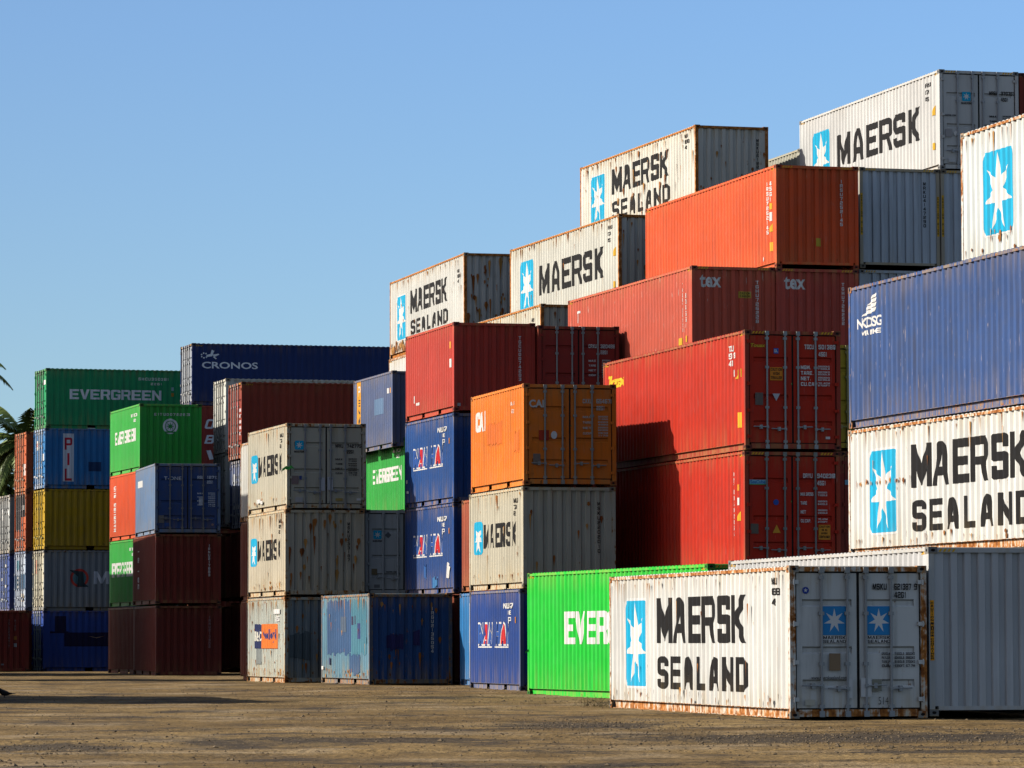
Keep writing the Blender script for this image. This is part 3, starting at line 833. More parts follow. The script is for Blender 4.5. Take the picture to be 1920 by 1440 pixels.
m = [('L', vert('DRYU9402364', 11.3, .14, .85, 2.45), WHITE), ('L', rect(11.6, 11.72, 1.95, 2.1), (.8, .3, .02)), ('L', rect(11.6, 11.72, 1.6, 1.78), WHITE), ('L', [[(11.5, 1.22), (11.78, 1.22), (11.78, 1.46)]], YEL),
     ('N', rect(.13, .55, 2.08, 2.2), (.25, .55, .7)), ('N', sans('SeaCube', .15, .53, 2.11, 2.19, .02), (.02, .15, .45)), ('N', rect(.13, .55, 2.08, 2.10), (.05, .4, .15)),
     ('N', disc(.80, 1.66, .07), (.03, .10, .45)), ('N', disc(1.21, 1.68, .028), (.05, .5, .1)), ('N', [[(.71, .92), (.91, .92), (.81, 1.12)]], (.75, .35, .03)), ('N', rect(.15, .35, .90, 1.14), (.16, .13, .10)),
     ('N', rect(1.88, 2.18, .76, 1.12), (.75, .30, .03)), ('N', block('CAUTION', 1.90, 2.16, 1.05, 1.1), BLACK), ('N', block('9.6', 1.96, 2.1, .97, 1.02), BLACK), ('N', block('HIGH', 1.95, 2.1, .89, .94), BLACK), ('N', block('CONTAINER', 1.90, 2.16, .80, .86), BLACK)]
m += ids('DRYU', '940236', '45G1', 2.25, WHITE, u=1.49, wts=False) + [('N', block('4', 2.26, 2.32, 2.25, 2.36), WHITE)]
for i, t in enumerate(('MAX.GROSS', 'TARE', 'NET', 'CU.CAP.')):
    m += [('N', block(t, 1.42, 1.42 + .033 * len(t) + .03, 1.82 - i * .215, 1.90 - i * .215), WHITE), ('N', block(('32500KG', '3820KG', '28680KG', '76.4CM')[i], 1.86, 2.10, 1.88 - i * .215, 1.92 - i * .215), WHITE), ('N', block(('71650LB', '8420LB', '63230LB', '2700FT')[i], 1.86, 2.10, 1.815 - i * .215, 1.855 - i * .215), WHITE)]
container((5.601, 98.057, 15.115, 2.863), 'bright red container partly in a hard shadow, directly under the red one with yellow lettering', (.54, .026, .009), 40, 1, near='doors', marks=m, rust=.10, chips=.15, haz=1, rodcol=(.24, .27, .26), fcol=(.40, .06, .03))

def yard(x, y):
    a = R(15.3438)
    return x * math.cos(a) - y * math.sin(a), x * math.sin(a) + y * math.cos(a)
def yp(x, y, z0, yaw=0):
    return (*yard(x, y), 15.3438 + yaw, z0)
container(yp(33.98, 94.6, 5.9), 'dark yellow container, only a sliver of it showing right of the red doors', (.60, .42, .03), 40, 0, rust=.15, near='doors', haz=1, marks=[('N', rect(.26, .32, 1.7, 2.05), BLACK)])
container(yp(33.98, 93.6, 2.9), 'dark maroon container beneath the yellow sliver, right of the lower red doors', (.30, .045, .03), 40, 1, near='doors', haz=1, marks=[('N', rect(.13, .55, 2.08, 2.2), (.25, .55, .7))])

# ---- the high terrace at the right
tex = lambda: [('N', sans('tex', .24, .88, 2.30, 2.66, .03), WHITE)]
m = tex() + [('N', rect(1.38, 1.74, 2.02, 2.20), (.55, .38, .05)), ('N', block('CAUTION', 1.41, 1.71, 2.12, 2.18), BLACK), ('N', block('9.6 HIGH', 1.41, 1.71, 2.04, 2.10), BLACK),
             ('L', vert('TEX', 1.05, .3, 1.2, 2.6, 0), WHITE), ('L', vert('TGHU726228', 11.3, .12, 1.1, 2.5), WHITE), ('L', vert('8045G1', 11.62, .12, 1.2, 2.2), WHITE), ('L', rect(10.9, 11.2, .72, .95), YEL), ('L', rect(11.6, 11.7, .8, .98), YEL)]
container((4.995, 112.557, 15.579, 8.692), 'long brick red container with a scratched side and white lowercase letters on its end', (.56, .098, .056), 40, 1, marks=m + vnum('TGHU726228', H_, u=1.92), rust=.12, chips=.8, haz=1)
container((7.377, 113.156, 15.484, 8.679), 'dark maroon container end with white lowercase letters, under the tall orange red container', (.50, .08, .055), 40, 1, marks=tex() + vnum('TGHU726252', H_, u=1.98), rust=.12, chips=.2, haz=1)
m = [('L', vert('IRSU7252145', 11.4, .12, 1.0, 2.5), WHITE), ('L', vert('45G1', 11.68, .12, 1.9, 2.5), WHITE), ('L', rect(11.6, 11.75, 1.68, 1.85), YEL), ('L', rect(11.6, 11.75, 1.35, 1.6), WHITE), ('L', [[(11.5, 1.05), (11.78, 1.05), (11.78, 1.28)]], YEL), ('L', rect(11.55, 11.8, .5, .75), (.8, .42, .03)),
     ('N', rect(1.18, 1.33, .62, .85), (.55, .38, .04)), ('L', disc(11.05, .33, .07, 12), WHITE)]
container((7.389, 113.165, 15.537, 11.581), 'orange red container high up, bare sunlit side, white vertical number on its end', (.76, .10, .026), 40, 1, marks=m + vnum('IRSU7252145', H_, u=1.94), rust=.10, chips=.2, haz=1)
cau = [('P', vert('CAUTION HIGH', .055, .045, 1.0, 2.1), BLACK), ('Q', vert('CAUTION HIGH', W_ - .055, .045, 1.0, 2.1), BLACK)]
cau = [('P', rect(.02, .085, .95, 2.15), YEL), ('Q', rect(W_ - .085, W_ - .02, .95, 2.1), YEL)] + cau
container((9.948, 115.797, 15.278, 11.806), 'grey blue container end with yellow strips on both posts, beside the orange red one', NEWG, 40, 1, marks=cau + vnum('MRKU4147290', H_, u=1.98, col=BLACK), rust=.10, haz=1, fcol=(.42, .38, .30))
container(yp(42.70, 109.0, 11.8), 'grey blue container end, half covered by the big white one at the right edge', NEWG, 40, 1, marks=cau + vnum('MRKU4147311', H_, u=1.98, col=BLACK), rust=.10, haz=1, fcol=(.42, .38, .30))
container(yp(40.23, 109.1, 8.88), 'grey blue container mostly hidden behind the navy blue one, below the end with yellow strips', NEWG, 40, 1, marks=cau, rust=.1, haz=1)
container((12.318, 116.414, 15.193, 14.701), 'clean white container on the very top, one line of black lettering and grey doors', (.62, .615, .59), 40, 1, near='doors',
          marks=one_line() + door_logo(.70, 2.0) + ids('MRSU', '370763', '45G1', 2.2, BLACK, u=1.54) + [('N', rect(.18, .38, .95, 1.18), (.4, .38, .38)), ('N', disc(.50, 1.05, .07), WHITE), ('N', rect(.26, .48, .22, .34), (.6, .6, .6)), ('N', block('MAERSK.COM', .14, .5, 1.55, 1.6), BLACK)],
          rust=.05, frust=.25, dirt=.15, haz=1, rodcol=(.40, .43, .46))
container(yp(45.16, 109.0, 14.68), 'dark maroon container at the top right corner beside the clean white one', MAROON, 40, 1, rust=.1)
container(yp(42.85, 121.6, 14.2), 'beige container peeping out at the top between two white lettered ones', (.52, .50, .40), 40, 0, rust=.12)
container((5.789, 127.455, 16.363, 14.829), 'very rusty white container up high with two lines of lettering and a grey corrugated end', (.74, .71, .61), 40, 0, marks=two_line(S_) + vnum('MSKU6182', S_, u=2.1, col=BLACK) + old(41, L4, S_, 1.6) + drips(36, .2, 12, .8, 2.4, 46, w=.03, hi=.8), rust=.36, frust=1.4, dirt=.2)
container((3.342, 126.609, 16.201, 11.621), 'white container with rusty edges and one line of lettering, left of the orange red one', (.64, .63, .55), 40, 1, marks=one_line() + old(51, L4, H_, 1.3), rust=.26, frust=1.35, dirt=.25)
container((-1.649, 140.461, 13.9, 11.743), 'white container with two lines of lettering, uppermost of the left end of the terrace', (.64, .635, .58), 40, 1, marks=two_line(H_) + old(61, L4, H_, 2.4) + drips(30, .12, 2.3, .4, 2.7, 66, 'N', hi=.9, w=.05) + drips(50, .2, 3, .25, .5, 67, w=.05), rust=.26, frust=1.35)
container(yp(35.55, 135.9, 8.84, -1.44), 'white container, a small patch visible under the leftmost white lettered one', OFFW, 40, 1, rust=.3, frust=.8, haz=1)
container((.899, 125.856, 15.344, 8.744), 'white rust-edged container, only its top showing behind two maroon ones', (.66, .62, .50), 40, 1, rust=.38, frust=1.3, marks=[('L', block('MSKU', 11.1, 11.4, 2.4, 2.52), BLACK), ('L', block('82', 11.1, 11.3, 2.2, 2.32), BLACK)] + old(71, L4, H_, 2))

# ---- middle stacks
m = [('L', rect(1.0, 1.12, .5, .72), WHITE), ('L', rect(1.3, 1.7, .42, .5), WHITE), ('L', rect(5.5, 5.6, 1.85, 2.05), (.8, .35, .05)), ('L', rect(5.5, 5.62, 1.3, 1.55), WHITE), ('N', rect(.02, .2, .14, .24), (.45, .45, .45))]
container((-1.677, 117.555, 14.8, 7.837), 'brick red container with white vertical number, on top of two blue lettered ones', (.50, .052, .034), 20, 0, marks=m + vnum('TGCU0074203', S_, u=1.98), rust=.08, chips=.15)
container((-1.684, 117.571, 14.905, 5.207), 'blue container with white outlined lettering and red letters, under the brick red one', (.014, .072, .26), 20, 0, marks=wanhai() + [('L', rect(.15, .3, .75, .85), WHITE), ('L', rect(.2, .35, .45, .52), WHITE)], rust=.18, fade=.2)
container((-1.688, 117.607, 14.956, 2.594), 'blue container with white outlined lettering, pale patches near its foot, lowest visible in its stack', (.018, .066, .235), 20, 0,
          marks=wanhai() + [('L', patch(3.4, 4.1, .2, .45, 8), (.04, .20, .45)), ('L', patch(2.4, 2.7, .5, .85, 9), (.03, .12, .36)), ('L', [[(5.2, .45), (5.5, .4), (5.6, .75), (5.3, .9)]], WHITE)], rust=.18, fade=.2)
container((.767, 117.98, 14.173, 7.765), 'maroon container with closed doors and white code, right of the brick red one', (.30, .036, .028), 20, 0, near='doors', marks=ids('CRXU', '320488', '22G1', 1.95, WHITE, u=1.52, v2=1.55), rust=.1, rodcol=(.34, .35, .34))
m = [('L', block('CAI', .55, 1.75, 1.60, 2.13), WHITE), ('L', block('CAIU', 4.5, 5.0, 2.1, 2.2), (.8, .6, .5)), ('L', block('2', 4.7, 4.85, 1.9, 2.0), (.8, .6, .5)), ('L', patch(1.9, 3.6, 1.2, 1.75, 12), (.76, .165, .025)), ('L', patch(4.9, 5.5, .9, 1.4, 13), (.76, .17, .025)),
     ('N', sans('CAI', .15, .54, 1.98, 2.18, .035), (.62, .58, .52)), ('N', rect(.40, .67, 1.15, 1.40), (.42, .04, .015)), ('N', disc(.80, 1.28, .08, 16, .10), WHITE), ('N', rect(.25, .44, .52, .80), (.20, .16, .13)), ('N', disc(1.23, 1.52, .025), (.05, .4, .12))]
m += ids('CAXU', '654678', '22G1', 2.10, (.6, .56, .5), u=1.56, v2=1.72) + [('N', block('0', 2.3, 2.36, 2.10, 2.21), (.6, .56, .5))]
container((.298, 103.708, 13.406, 5.166), 'orange container with white letters on its doors, on a dirty white short one', (.80, .19, .016), 20, 0, near='doors', marks=m, rust=.12, chips=.1, rodcol=(.30, .30, .28))
container((.276, 103.684, 13.683, 2.538), 'dirty white short container with blue star, directly under the orange one', GREYW, 20, 0, marks=short_line('73') + vnum('MSKU2202010', S_, u=2.0, col=BLACK) + old(81, L2, S_, .6), rust=.28, frust=.55)
container((.194, 103.708, 12.86, -.069), 'blue container with white outlined lettering on the ground left of the bright green one', (.016, .058, .25), 20, 0, marks=wanhai(), rust=.14, fade=.2, fcol=(.10, .13, .25))
container(yp(29.3, 106.15, 2.60), 'brown container, a narrow lit strip left of the dirty white short one', (.36, .085, .045), 20, 0, rust=.12)
container(yp(29.24, 106.15, -.04), 'blue container on the ground, narrow strip with white panel beside the blue lettered one', (.03, .20, .48), 20, 0, marks=[('L', rect(.9, 1.9, .2, 2.3), WHITE), ('L', rect(1.1, 1.7, .35, .55), RED), ('L', vert('HANJIN', 1.4, .5, .7, 2.1), (.5, .1, .1))], rust=.15)

m = short_line('74') + door_logo(.25, 1.79) + ids('MRKU', '742775', '22G1', 1.86, BLACK, u=1.50, v2=1.48) + [('N', rect(.14, .36, .75, 1.0), (.24, .18, .17)), ('N', rect(.38, .46, .88, 1.0), (.05, .08, .25)), ('N', rect(1.0, 1.17, .55, .95), (.58, .58, .6)), ('N', rect(1.25, 1.42, .57, .97), (.58, .58, .6)), ('N', rect(.25, .48, .2, .35), (.45, .43, .42)), ('N', rect(1.5, 1.72, .25, .33), (.4, .28, .08)), ('N', rect(2.15, 2.28, .26, .33), WHITE),
     *[x for x in old(95, L2, S_, .6) if x[0] == 'L'], ('L', rect(1.6, 2.1, .3, .42), WHITE), ('L', rect(2.2, 2.5, .26, .36), WHITE)]
container((-6.792, 122.7, 14.851, 5.192), 'dirty white short container with grey doors and star sticker, above the pale rusty one', (.52, .48, .37), 20, 0, near='doors', marks=m, rust=.26, frust=.6, rodcol=(.27, .29, .31))
container((-6.835, 122.707, 14.576, 2.588), 'dirty white short container with corrugated grey end, resting on the pale rusty one', (.55, .485, .36), 20, 0, marks=short_line('22') + vnum('MSKU233187', S_, u=1.95, col=BLACK) + old(91, L2, S_, 1.2) + drips(20, .12, 2.3, .5, 2.4, 96, 'N', hi=.8, w=.04), rust=.28, frust=.6)
m = old(101, L2, S_, 2.2) + drips(60, .2, 5.9, .4, 2.4, 106, hi=.5) + [('L', patch(1.24, 2.46, 1.03, 1.77, 1, .03), (.02, .03, .10)), ('L', rect(2.46, 4.82, 1.03, 1.78), (.78, .19, .03)), ('L', sans('P&O', 1.35, 2.4, 1.25, 1.56, .03), (.75, .72, .6)), ('L', sans('Nedlloyd', 2.6, 4.75, 1.2, 1.62, .03), (.03, .04, .16)),
     ('L', rect(1.6, 2.35, .55, 1.02), (.22, .24, .23)), ('L', rect(4.4, 5.3, 2.08, 2.22), WHITE), ('L', block('25', 4.7, 5.1, 1.85, 2.0), WHITE),
     ('N', rect(1.25, 2.0, 2.12, 2.26), (.34, .38, .38)), ('N', block('P O N', 1.35, 1.95, 2.14, 2.24), BLACK), ('N', patch(.15, .75, .7, 1.5, 2), (.10, .13, .14))]
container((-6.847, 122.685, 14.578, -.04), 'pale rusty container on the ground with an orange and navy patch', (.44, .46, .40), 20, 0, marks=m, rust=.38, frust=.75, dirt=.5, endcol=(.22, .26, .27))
m = [('L', patch(.75, 3.7, .86, 2.40, 3), (.05, .11, .23)), ('L', patch(3.75, 5.6, .86, 2.40, 4), (.075, .22, .29)), ('L', rect(3.85, 4.0, 1.7, 1.95), (.05, .05, .1)), ('L', rect(4.2, 4.35, 1.72, 1.97), (.05, .05, .1)), ('L', rect(4.5, 4.9, 1.3, 1.75), (.05, .07, .2)), ('L', rect(2.5, 3.1, 1.5, 1.95), (.1, .14, .2)),
     ('L', patch(3.6, 4.8, .3, .84, 5), (.05, .11, .22)), *old(111, L2, S_, 1.5), ('L', rect(1.0, 1.15, .55, .75), (.04, .06, .15)), ('L', rect(5.65, 5.75, 1.15, 1.35), WHITE), ('L', rect(.06, .3, .4, .5), WHITE),
     ('N', patch(.5, 1.0, 1.0, 1.42, 6), (.03, .03, .12)), ('N', patch(1.3, 1.48, 1.15, 1.55, 7), (.03, .03, .12))]
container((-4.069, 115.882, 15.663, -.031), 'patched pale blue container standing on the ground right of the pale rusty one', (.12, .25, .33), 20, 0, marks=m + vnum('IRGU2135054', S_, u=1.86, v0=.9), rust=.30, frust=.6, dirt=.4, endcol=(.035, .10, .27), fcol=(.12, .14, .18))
container(yp(28.395, 120.35, 2.6), 'grey container doors with small blue star, recessed beneath the green lettered one', (.48, .49, .48), 20, 0, near='doors', marks=door_logo(.26, 1.70, .26) + [('N', disc(.72, 1.82, .1, 4), (.12, .13, .14)), ('N', rect(.2, .38, .62, .8), (.2, .15, .08)), ('N', rect(.28, .46, .22, .32), (.2, .2, .2)), ('N', block('MAERSK.COM', .66, .98, .68, .73), BLACK)], rust=.12)
container((-3.645, 137.854, 14.372, 5.515), 'green container with white lettering between grey doors and blue lettered stack', (.032, .37, .055), 20, 0, marks=ever(u0=.92, u1=5.56, v0=1.17, v1=1.67), rust=.10)
m = [('L', rect(.51, 1.12, .3, 2.52), (.80, .36, .03)), ('L', block('P', .62, .98, 2.02, 2.36), WHITE), ('L', vert('ENVII', .82, .34, .45, 1.95), (.06, .05, .05)), ('L', rect(3.3, 4.6, 1.2, 1.75), (.13, .22, .36)), ('L', rect(5.25, 5.4, 1.85, 2.03), WHITE), ('L', rect(5.6, 5.72, 1.85, 2.03), (.75, .35, .1))]
container((-4.055, 137.842, 14.771, 7.785), 'slate blue container with an orange vertical stripe, above the green lettered one', (.095, .13, .25), 20, 0, marks=m, rust=.15, fade=.3)
container(yp(27.0, 126.35, 5.15), 'white container, a narrow fluted strip lit left of the upper dirty white one', (.62, .60, .54), 20, 0, rust=.3, frust=.8)

# ---- green-red double stack
gl = [('N', disc(1.21, 1.72, .30, 24), (.84, .85, .83)), ('N', disc(1.21, 1.72, .22, 20), (.03, .30, .06)), ('N', disc(1.21, 1.72, .19, 20), (.84, .85, .83)), ('N', star(1.21, 1.72, .17, .17, 8, .35), (.03, .30, .06)), ('N', rect(1.0, 1.42, 1.47, 1.52), (.03, .30, .06))]
container((-14.403, 157.327, 16.488, 7.826), 'green container with round white emblem on its shaded end, top of the double stack', (.04, .42, .06), 20, 0, marks=ever(u0=1.0, u1=5.1, v0=1.19, v1=1.69) + [('N', block('EITU007228', .58, 1.8, 2.13, 2.23, .5), WHITE), ('N', block('3', 1.86, 1.98, 2.13, 2.23), WHITE)] + gl, rust=.05)
container((-14.461, 157.317, 15.964, 5.225), 'orange red container with white vertical lettering, under the green one with round emblem', (.70, .085, .022), 20, 0, marks=[('L', vert('HAMBURG SUD', 1.1, .5, .35, 2.2, 1), WHITE)], rust=.05)
container((-14.461, 157.316, 15.964, 2.61), 'green lettered container half in shadow, between the orange red one and the maroon bottom', (.04, .41, .06), 20, 0, marks=ever(u0=.5, u1=5.15, v0=1.15, v1=1.72), rust=.05)
container((-14.493, 157.314, 16.01, -.03), 'dark maroon container on the ground at the left bottom of the double stack', (.20, .035, .025), 20, 0, rust=.06)
m = [('L', rect(.6, 2.0, 1.85, 2.1), WHITE), ('N', sans('T-ONE', .34, .98, 1.97, 2.10, .01), (.8, .82, .86)), ('N', rect(1.64, 1.80, 1.05, 1.30), (.6, .62, .66)), ('N', rect(.14, .34, .38, .66), (.22, .20, .18)), ('N', rect(.36, .6, .25, .38), (.03, .10, .35)), ('N', disc(2.15, .32, .05, 10), (.35, .22, .2))]
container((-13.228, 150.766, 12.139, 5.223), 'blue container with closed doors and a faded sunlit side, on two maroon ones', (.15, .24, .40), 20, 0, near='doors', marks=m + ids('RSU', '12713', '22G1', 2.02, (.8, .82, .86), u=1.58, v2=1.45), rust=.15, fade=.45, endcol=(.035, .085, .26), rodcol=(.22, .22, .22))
container((-13.187, 150.724, 13.372, 2.607), 'maroon container with white vertical number, between the blue doors and the bottom maroon one', (.19, .032, .022), 20, 0, marks=vnum('IRNU217883', S_, u=2.0) + [('L', vert('TRITON', 1.5, .35, .6, 2.1, 0), WHITE)], rust=.06)
container((-13.166, 150.713, 13.229, -.044), 'maroon container on the ground below the maroon one with blue doors above', (.16, .03, .022), 20, 0, marks=vnum('IRNU217902', S_, u=2.0, col=(.3, .2, .2)), rust=.06)

# ---- far left stack, sides towards the camera
m = [('R', block('EVERGREEN', 1.03, 5.07, 1.27, 1.70, .1), (.84, .86, .87)), ('R', block('SMCU350381', 4.05, 5.4, 2.13, 2.25, .4), (.7, .75, .7)), ('R', block('2261', 4.6, 5.1, 1.93, 2.03, .5), (.7, .75, .7)), ('R', rect(5.5, 5.62, 1.7, 1.85), (.3, .5, .5)), ('R', rect(5.5, 5.62, 1.45, 1.6), (.5, .25, .03)),
     ('N', rect(.3, .6, 1.7, 2.2), WHITE), ('N', rect(1.7, 2.2, 1.9, 2.1), WHITE)]
container((-19.997, 174.472, 18.119, 10.369), 'dark green container with large white lettering, top of the far left stack', (.020, .32, .12), 20, 0, 'S', near='doors', marks=m, rust=.12, rodcol=(.25, .35, .28), dirt=.4)
m = [('R', rect(.78, 1.26, .30, 2.36), (.80, .82, .85)), ('R', vert('PIL', 1.02, .34, .33, 2.33), (.62, .02, .05)), ('R', rect(1.9, 2.45, .75, 1.15), (.012, .05, .14)), ('N', rect(.3, .9, 1.7, 2.1), WHITE), ('N', rect(1.6, 2.1, 1.2, 1.5), (.6, .65, .7)), ('N', block('P', .5, .7, 1.75, 2.0), RED)]
container((-20.028, 174.474, 18.086, 7.795), 'blue container with red letters down a white panel, under the dark green one', (.03, .20, .48), 20, 0, 'S', near='doors', marks=m, rust=.18, rodcol=(.80, .83, .86))
container((-20.027, 174.459, 18.058, 5.178), 'yellow container in the far left stack between the blue and the grey one', (.52, .32, .012), 20, 0, 'S', near='doors', rust=.12, dirt=.5, rodcol=(.45, .36, .1), marks=[('N', rect(.7, .95, 1.0, 1.2), (.7, .2, .05))])
m = [('R', disc(1.55, 1.40, .40, 24), (.65, .07, .05)), ('R', disc(1.55, 1.40, .30, 20), (.10, .22, .25)), ('R', [[(1.1, 1.75), (1.7, 1.68), (1.75, 1.2), (1.95, 1.02), (1.45, 1.02), (1.5, 1.45)]], (.03, .06, .07)), ('R', block('M', 2.17, 2.86, 1.14, 1.69), (.80, .82, .84)), ('R', sans('OL', 2.95, 4.0, 1.14, 1.69, .02), (.80, .82, .84)), ('N', rect(.5, .9, 1.6, 2.2), (.6, .3, .2))]
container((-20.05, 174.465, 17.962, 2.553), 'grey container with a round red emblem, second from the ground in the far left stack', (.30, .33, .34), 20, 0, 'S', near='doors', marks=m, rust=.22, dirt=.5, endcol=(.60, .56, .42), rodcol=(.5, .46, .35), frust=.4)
m = [('R', rect(.92, 3.2, 1.05, 1.65), (.012, .016, .06)), ('R', rect(.5, 1.0, 1.7, 2.35), (.012, .016, .06)), ('R', rect(.3, 1.1, 1.62, 1.7), (.012, .016, .06)), ('R', [[(1.95, 1.50), (2.3, 1.44), (2.7, 1.50), (2.32, 1.40)]], (.45, .3, .2))]
container((-20.068, 174.47, 18.148, -.03), 'deep blue container on the ground in the far left stack, darker painted-over patches', (.04, .09, .36), 20, 0, 'S', near='doors', marks=m, rust=.1, rodcol=(.45, .5, .5))
m = [('R', sans('CRONOS', .42, 2.80, 1.54, 1.82, .02), (.80, .85, .90))]
for k in range(7):
    a = k / 6
    m.append(('R', disc(.52 + .12 * math.cos(a * 5.5), 2.08 + .1 * math.sin(a * 5.5), .035, 8), (.80, .85, .90)))
m += [('R', [[(.62, 2.02), (.85, 2.05), (.95, 2.28), (.83, 2.32), (.78, 2.15), (.62, 2.10)]], (.80, .85, .90)), ('R', [[(.85, 2.12), (1.12, 2.16), (1.15, 2.12), (.95, 2.02)]], (.80, .85, .90)), ('R', [[(.95, 2.05), (1.05, 1.95), (1.0, 1.93), (.88, 2.03)]], (.80, .85, .90))]
container((-13.331, 169.362, 16.089, 11.053), 'long dark navy container with white lettering and small winged emblem, highest on the left', (.013, .034, .14), 40, 0, 'S', near='doors', marks=m, rust=.08, endcol=(.35, .38, .42), rodcol=(.55, .56, .55), haz=1)
m = [('R', block('O', .58, .96, 1.62, 2.02, 0, .3), (.80, .83, .86)), ('R', block('B', .58, .96, 1.0, 1.36, 0, .35), (.80, .83, .86)), ('R', [[(.62, .72), (.80, .72), (.93, .36), (.75, .33)]], (.80, .83, .86))]
container((-13.33, 169.36, 16.094, 8.45), 'maroon container with slanted white letters stacked on it, under the long dark navy one', (.28, .04, .03), 40, 0, 'S', near='doors', marks=m, rust=.06)
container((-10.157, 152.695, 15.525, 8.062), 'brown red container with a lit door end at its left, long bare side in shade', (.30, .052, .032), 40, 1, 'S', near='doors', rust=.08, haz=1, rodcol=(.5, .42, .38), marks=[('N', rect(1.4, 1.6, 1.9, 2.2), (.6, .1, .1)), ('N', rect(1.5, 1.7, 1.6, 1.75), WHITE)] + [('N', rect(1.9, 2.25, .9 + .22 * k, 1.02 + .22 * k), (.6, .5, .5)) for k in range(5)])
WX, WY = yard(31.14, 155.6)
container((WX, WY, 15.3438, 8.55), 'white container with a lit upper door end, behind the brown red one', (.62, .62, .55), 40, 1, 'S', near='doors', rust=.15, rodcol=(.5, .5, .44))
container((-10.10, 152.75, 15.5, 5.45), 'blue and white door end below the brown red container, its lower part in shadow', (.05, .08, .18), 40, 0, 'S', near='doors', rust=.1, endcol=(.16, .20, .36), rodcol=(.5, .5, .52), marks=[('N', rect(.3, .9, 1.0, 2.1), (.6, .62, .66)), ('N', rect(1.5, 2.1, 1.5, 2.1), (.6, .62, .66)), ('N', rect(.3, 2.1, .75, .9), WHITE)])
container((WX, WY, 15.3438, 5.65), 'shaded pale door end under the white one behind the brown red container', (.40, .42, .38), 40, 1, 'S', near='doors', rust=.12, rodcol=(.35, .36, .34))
# farthest left column ends
O1 = yard(26.42, 176.1)
container((*O1, 18.4, 7.754), 'orange container doors in front of the palms, upper left edge', (.56, .13, .05), 20, 0, 'S', near='doors', rust=.15, rodcol=(.5, .3, .2), marks=[('N', rect(1.7, 2.2, .7, 1.2), (.6, .5, .45))])
container((*O1, 18.2, 5.16), 'black and orange container doors below the orange one', (.45, .10, .04), 20, 0, 'S', near='doors', rust=.12, rodcol=(.35, .3, .28), endcol=(.55, .13, .05), marks=[('N', rect(.1, 2.34, 1.5, 2.45), (.02, .02, .022)), ('N', rect(.1, 1.2, .95, 1.5), (.02, .02, .022)), ('N', rect(2.1, 2.34, .3, .9), (.02, .02, .022)), ('N', rect(1.5, 1.9, 1.8, 2.0), WHITE)])
container((*O1, 18.2, 2.57), 'light blue and white door end below the black and orange one', (.20, .26, .40), 20, 0, 'S', near='doors', rust=.08, rodcol=(.4, .45, .55), endcol=(.50, .57, .66), marks=[('N', rect(.15, 1.0, .95, 1.55), (.03, .08, .12)), ('N', rect(1.3, 2.2, .95, 1.6), (.06, .12, .2)), ('N', block('E', .3, .7, 1.0, 1.5), WHITE), ('N', rect(.3, 1.0, 1.8, 2.2), (.10, .3, .36)), ('N', rect(1.4, 1.9, .4, .75), (.6, .5, .35))])
O2 = yard(26.1, 178.7)
container((*O2, 18.2, 5.11), 'grey container doors at the left picture edge, upper of two', (.36, .37, .36), 20, 0, 'S', near='doors', rust=.2, rodcol=(.4, .4, .38), marks=[('N', rect(.6, .9, 1.5, 2.0), WHITE), ('N', rect(1.5, 2.1, 1.7, 1.9), WHITE)])
container((*O2, 18.2, 2.52), 'blue and white container doors at the left picture edge, lower of two', (.06, .10, .30), 20, 0, 'S', near='doors', rust=.1, rodcol=(.35, .4, .5), marks=[('N', rect(.3 + .5 * (k % 3), .7 + .5 * (k % 3), .5 + .3 * k, .62 + .3 * k), WHITE) for k in range(6)])
container((*yard(23.53, 172.0), 15.34, -.04), 'dark maroon container on the ground at the left picture edge with faint vertical number', (.22, .035, .026), 20, 0, rust=.06, marks=vnum('TCLU298417', S_, u=1.6, w=.06, col=(.3, .22, .2)) + vnum('HIRO', S_, u=1.86, w=.06, col=(.3, .22, .2)) + [('N', rect(1.8, 1.92, 1.35, 1.5), (.45, .18, .03)), ('N', rect(1.8, 1.92, 1.05, 1.2), (.4, .4, .4)), ('N', rect(1.26, 1.38, .28, .34), (.35, .35, .35))])

# ---- carriers nobody sees: they hold the stacks up
HID = 'containers hidden inside the stacks'
def hidden(pos, n, ln, hc, typ='E', col=MAROON):
    container(pos, 'plain brown container hidden inside the stacks behind the others', col, ln, hc, typ, rust=.1, simple=True, group=HID)
a0 = 15.34
hidden((10.113, 71.57, 15.368, -.02), 0, 40, 1)
for i in range(3): hidden((*yard(31.2, 66.4), a0, -.02 + i * 2.93), 0, 40, 1)
hidden((5.601, 98.057, 15.115, -.05), 0, 40, 1)
hidden(yp(33.98, 93.6, 0), 0, 40, 1)
for i in range(3):
    hidden((4.995, 112.557, 15.579, -.02 + i * 2.9), 0, 40, 1)
    hidden((7.377, 113.156, 15.484, -.02 + i * 2.9), 0, 40, 1)
for i in range(4): hidden(yp(42.7, 109.0, 0 + i * 2.95), 0, 40, 1)
for i in range(3): hidden(yp(40.23, 109.1, 0 + i * 2.95), 0, 40, 1)
hidden(yp(45.16, 109.0, 11.78), 0, 40, 1)
hidden((5.789, 127.455, 16.363, 11.9), 0, 40, 1)
hidden((5.789, 127.455, 16.363, 8.98), 0, 40, 1)
hidden((3.342, 126.609, 16.201, 8.7), 0, 40, 1)
hidden(yp(35.55, 135.9, 5.92, -1.44), 0, 40, 1)
for i in range(3): hidden(yp(34.17, 121.2, .02 + i * 2.91), 0, 40, 1)
hidden((-1.688, 117.607, 14.956, -.03), 0, 20, 0)
for i in range(3): hidden((.767, 117.98, 14.173, -.02 + i * 2.595), 0, 20, 0)
hidden(yp(28.395, 120.35, 0), 0, 20, 0)
for i in range(2): hidden((-3.645, 137.854, 14.372, .2 + i * 2.65), 0, 20, 0)
for i in range(2): hidden(yp(27.0, 126.35, -.05 + i * 2.595), 0, 20, 0)
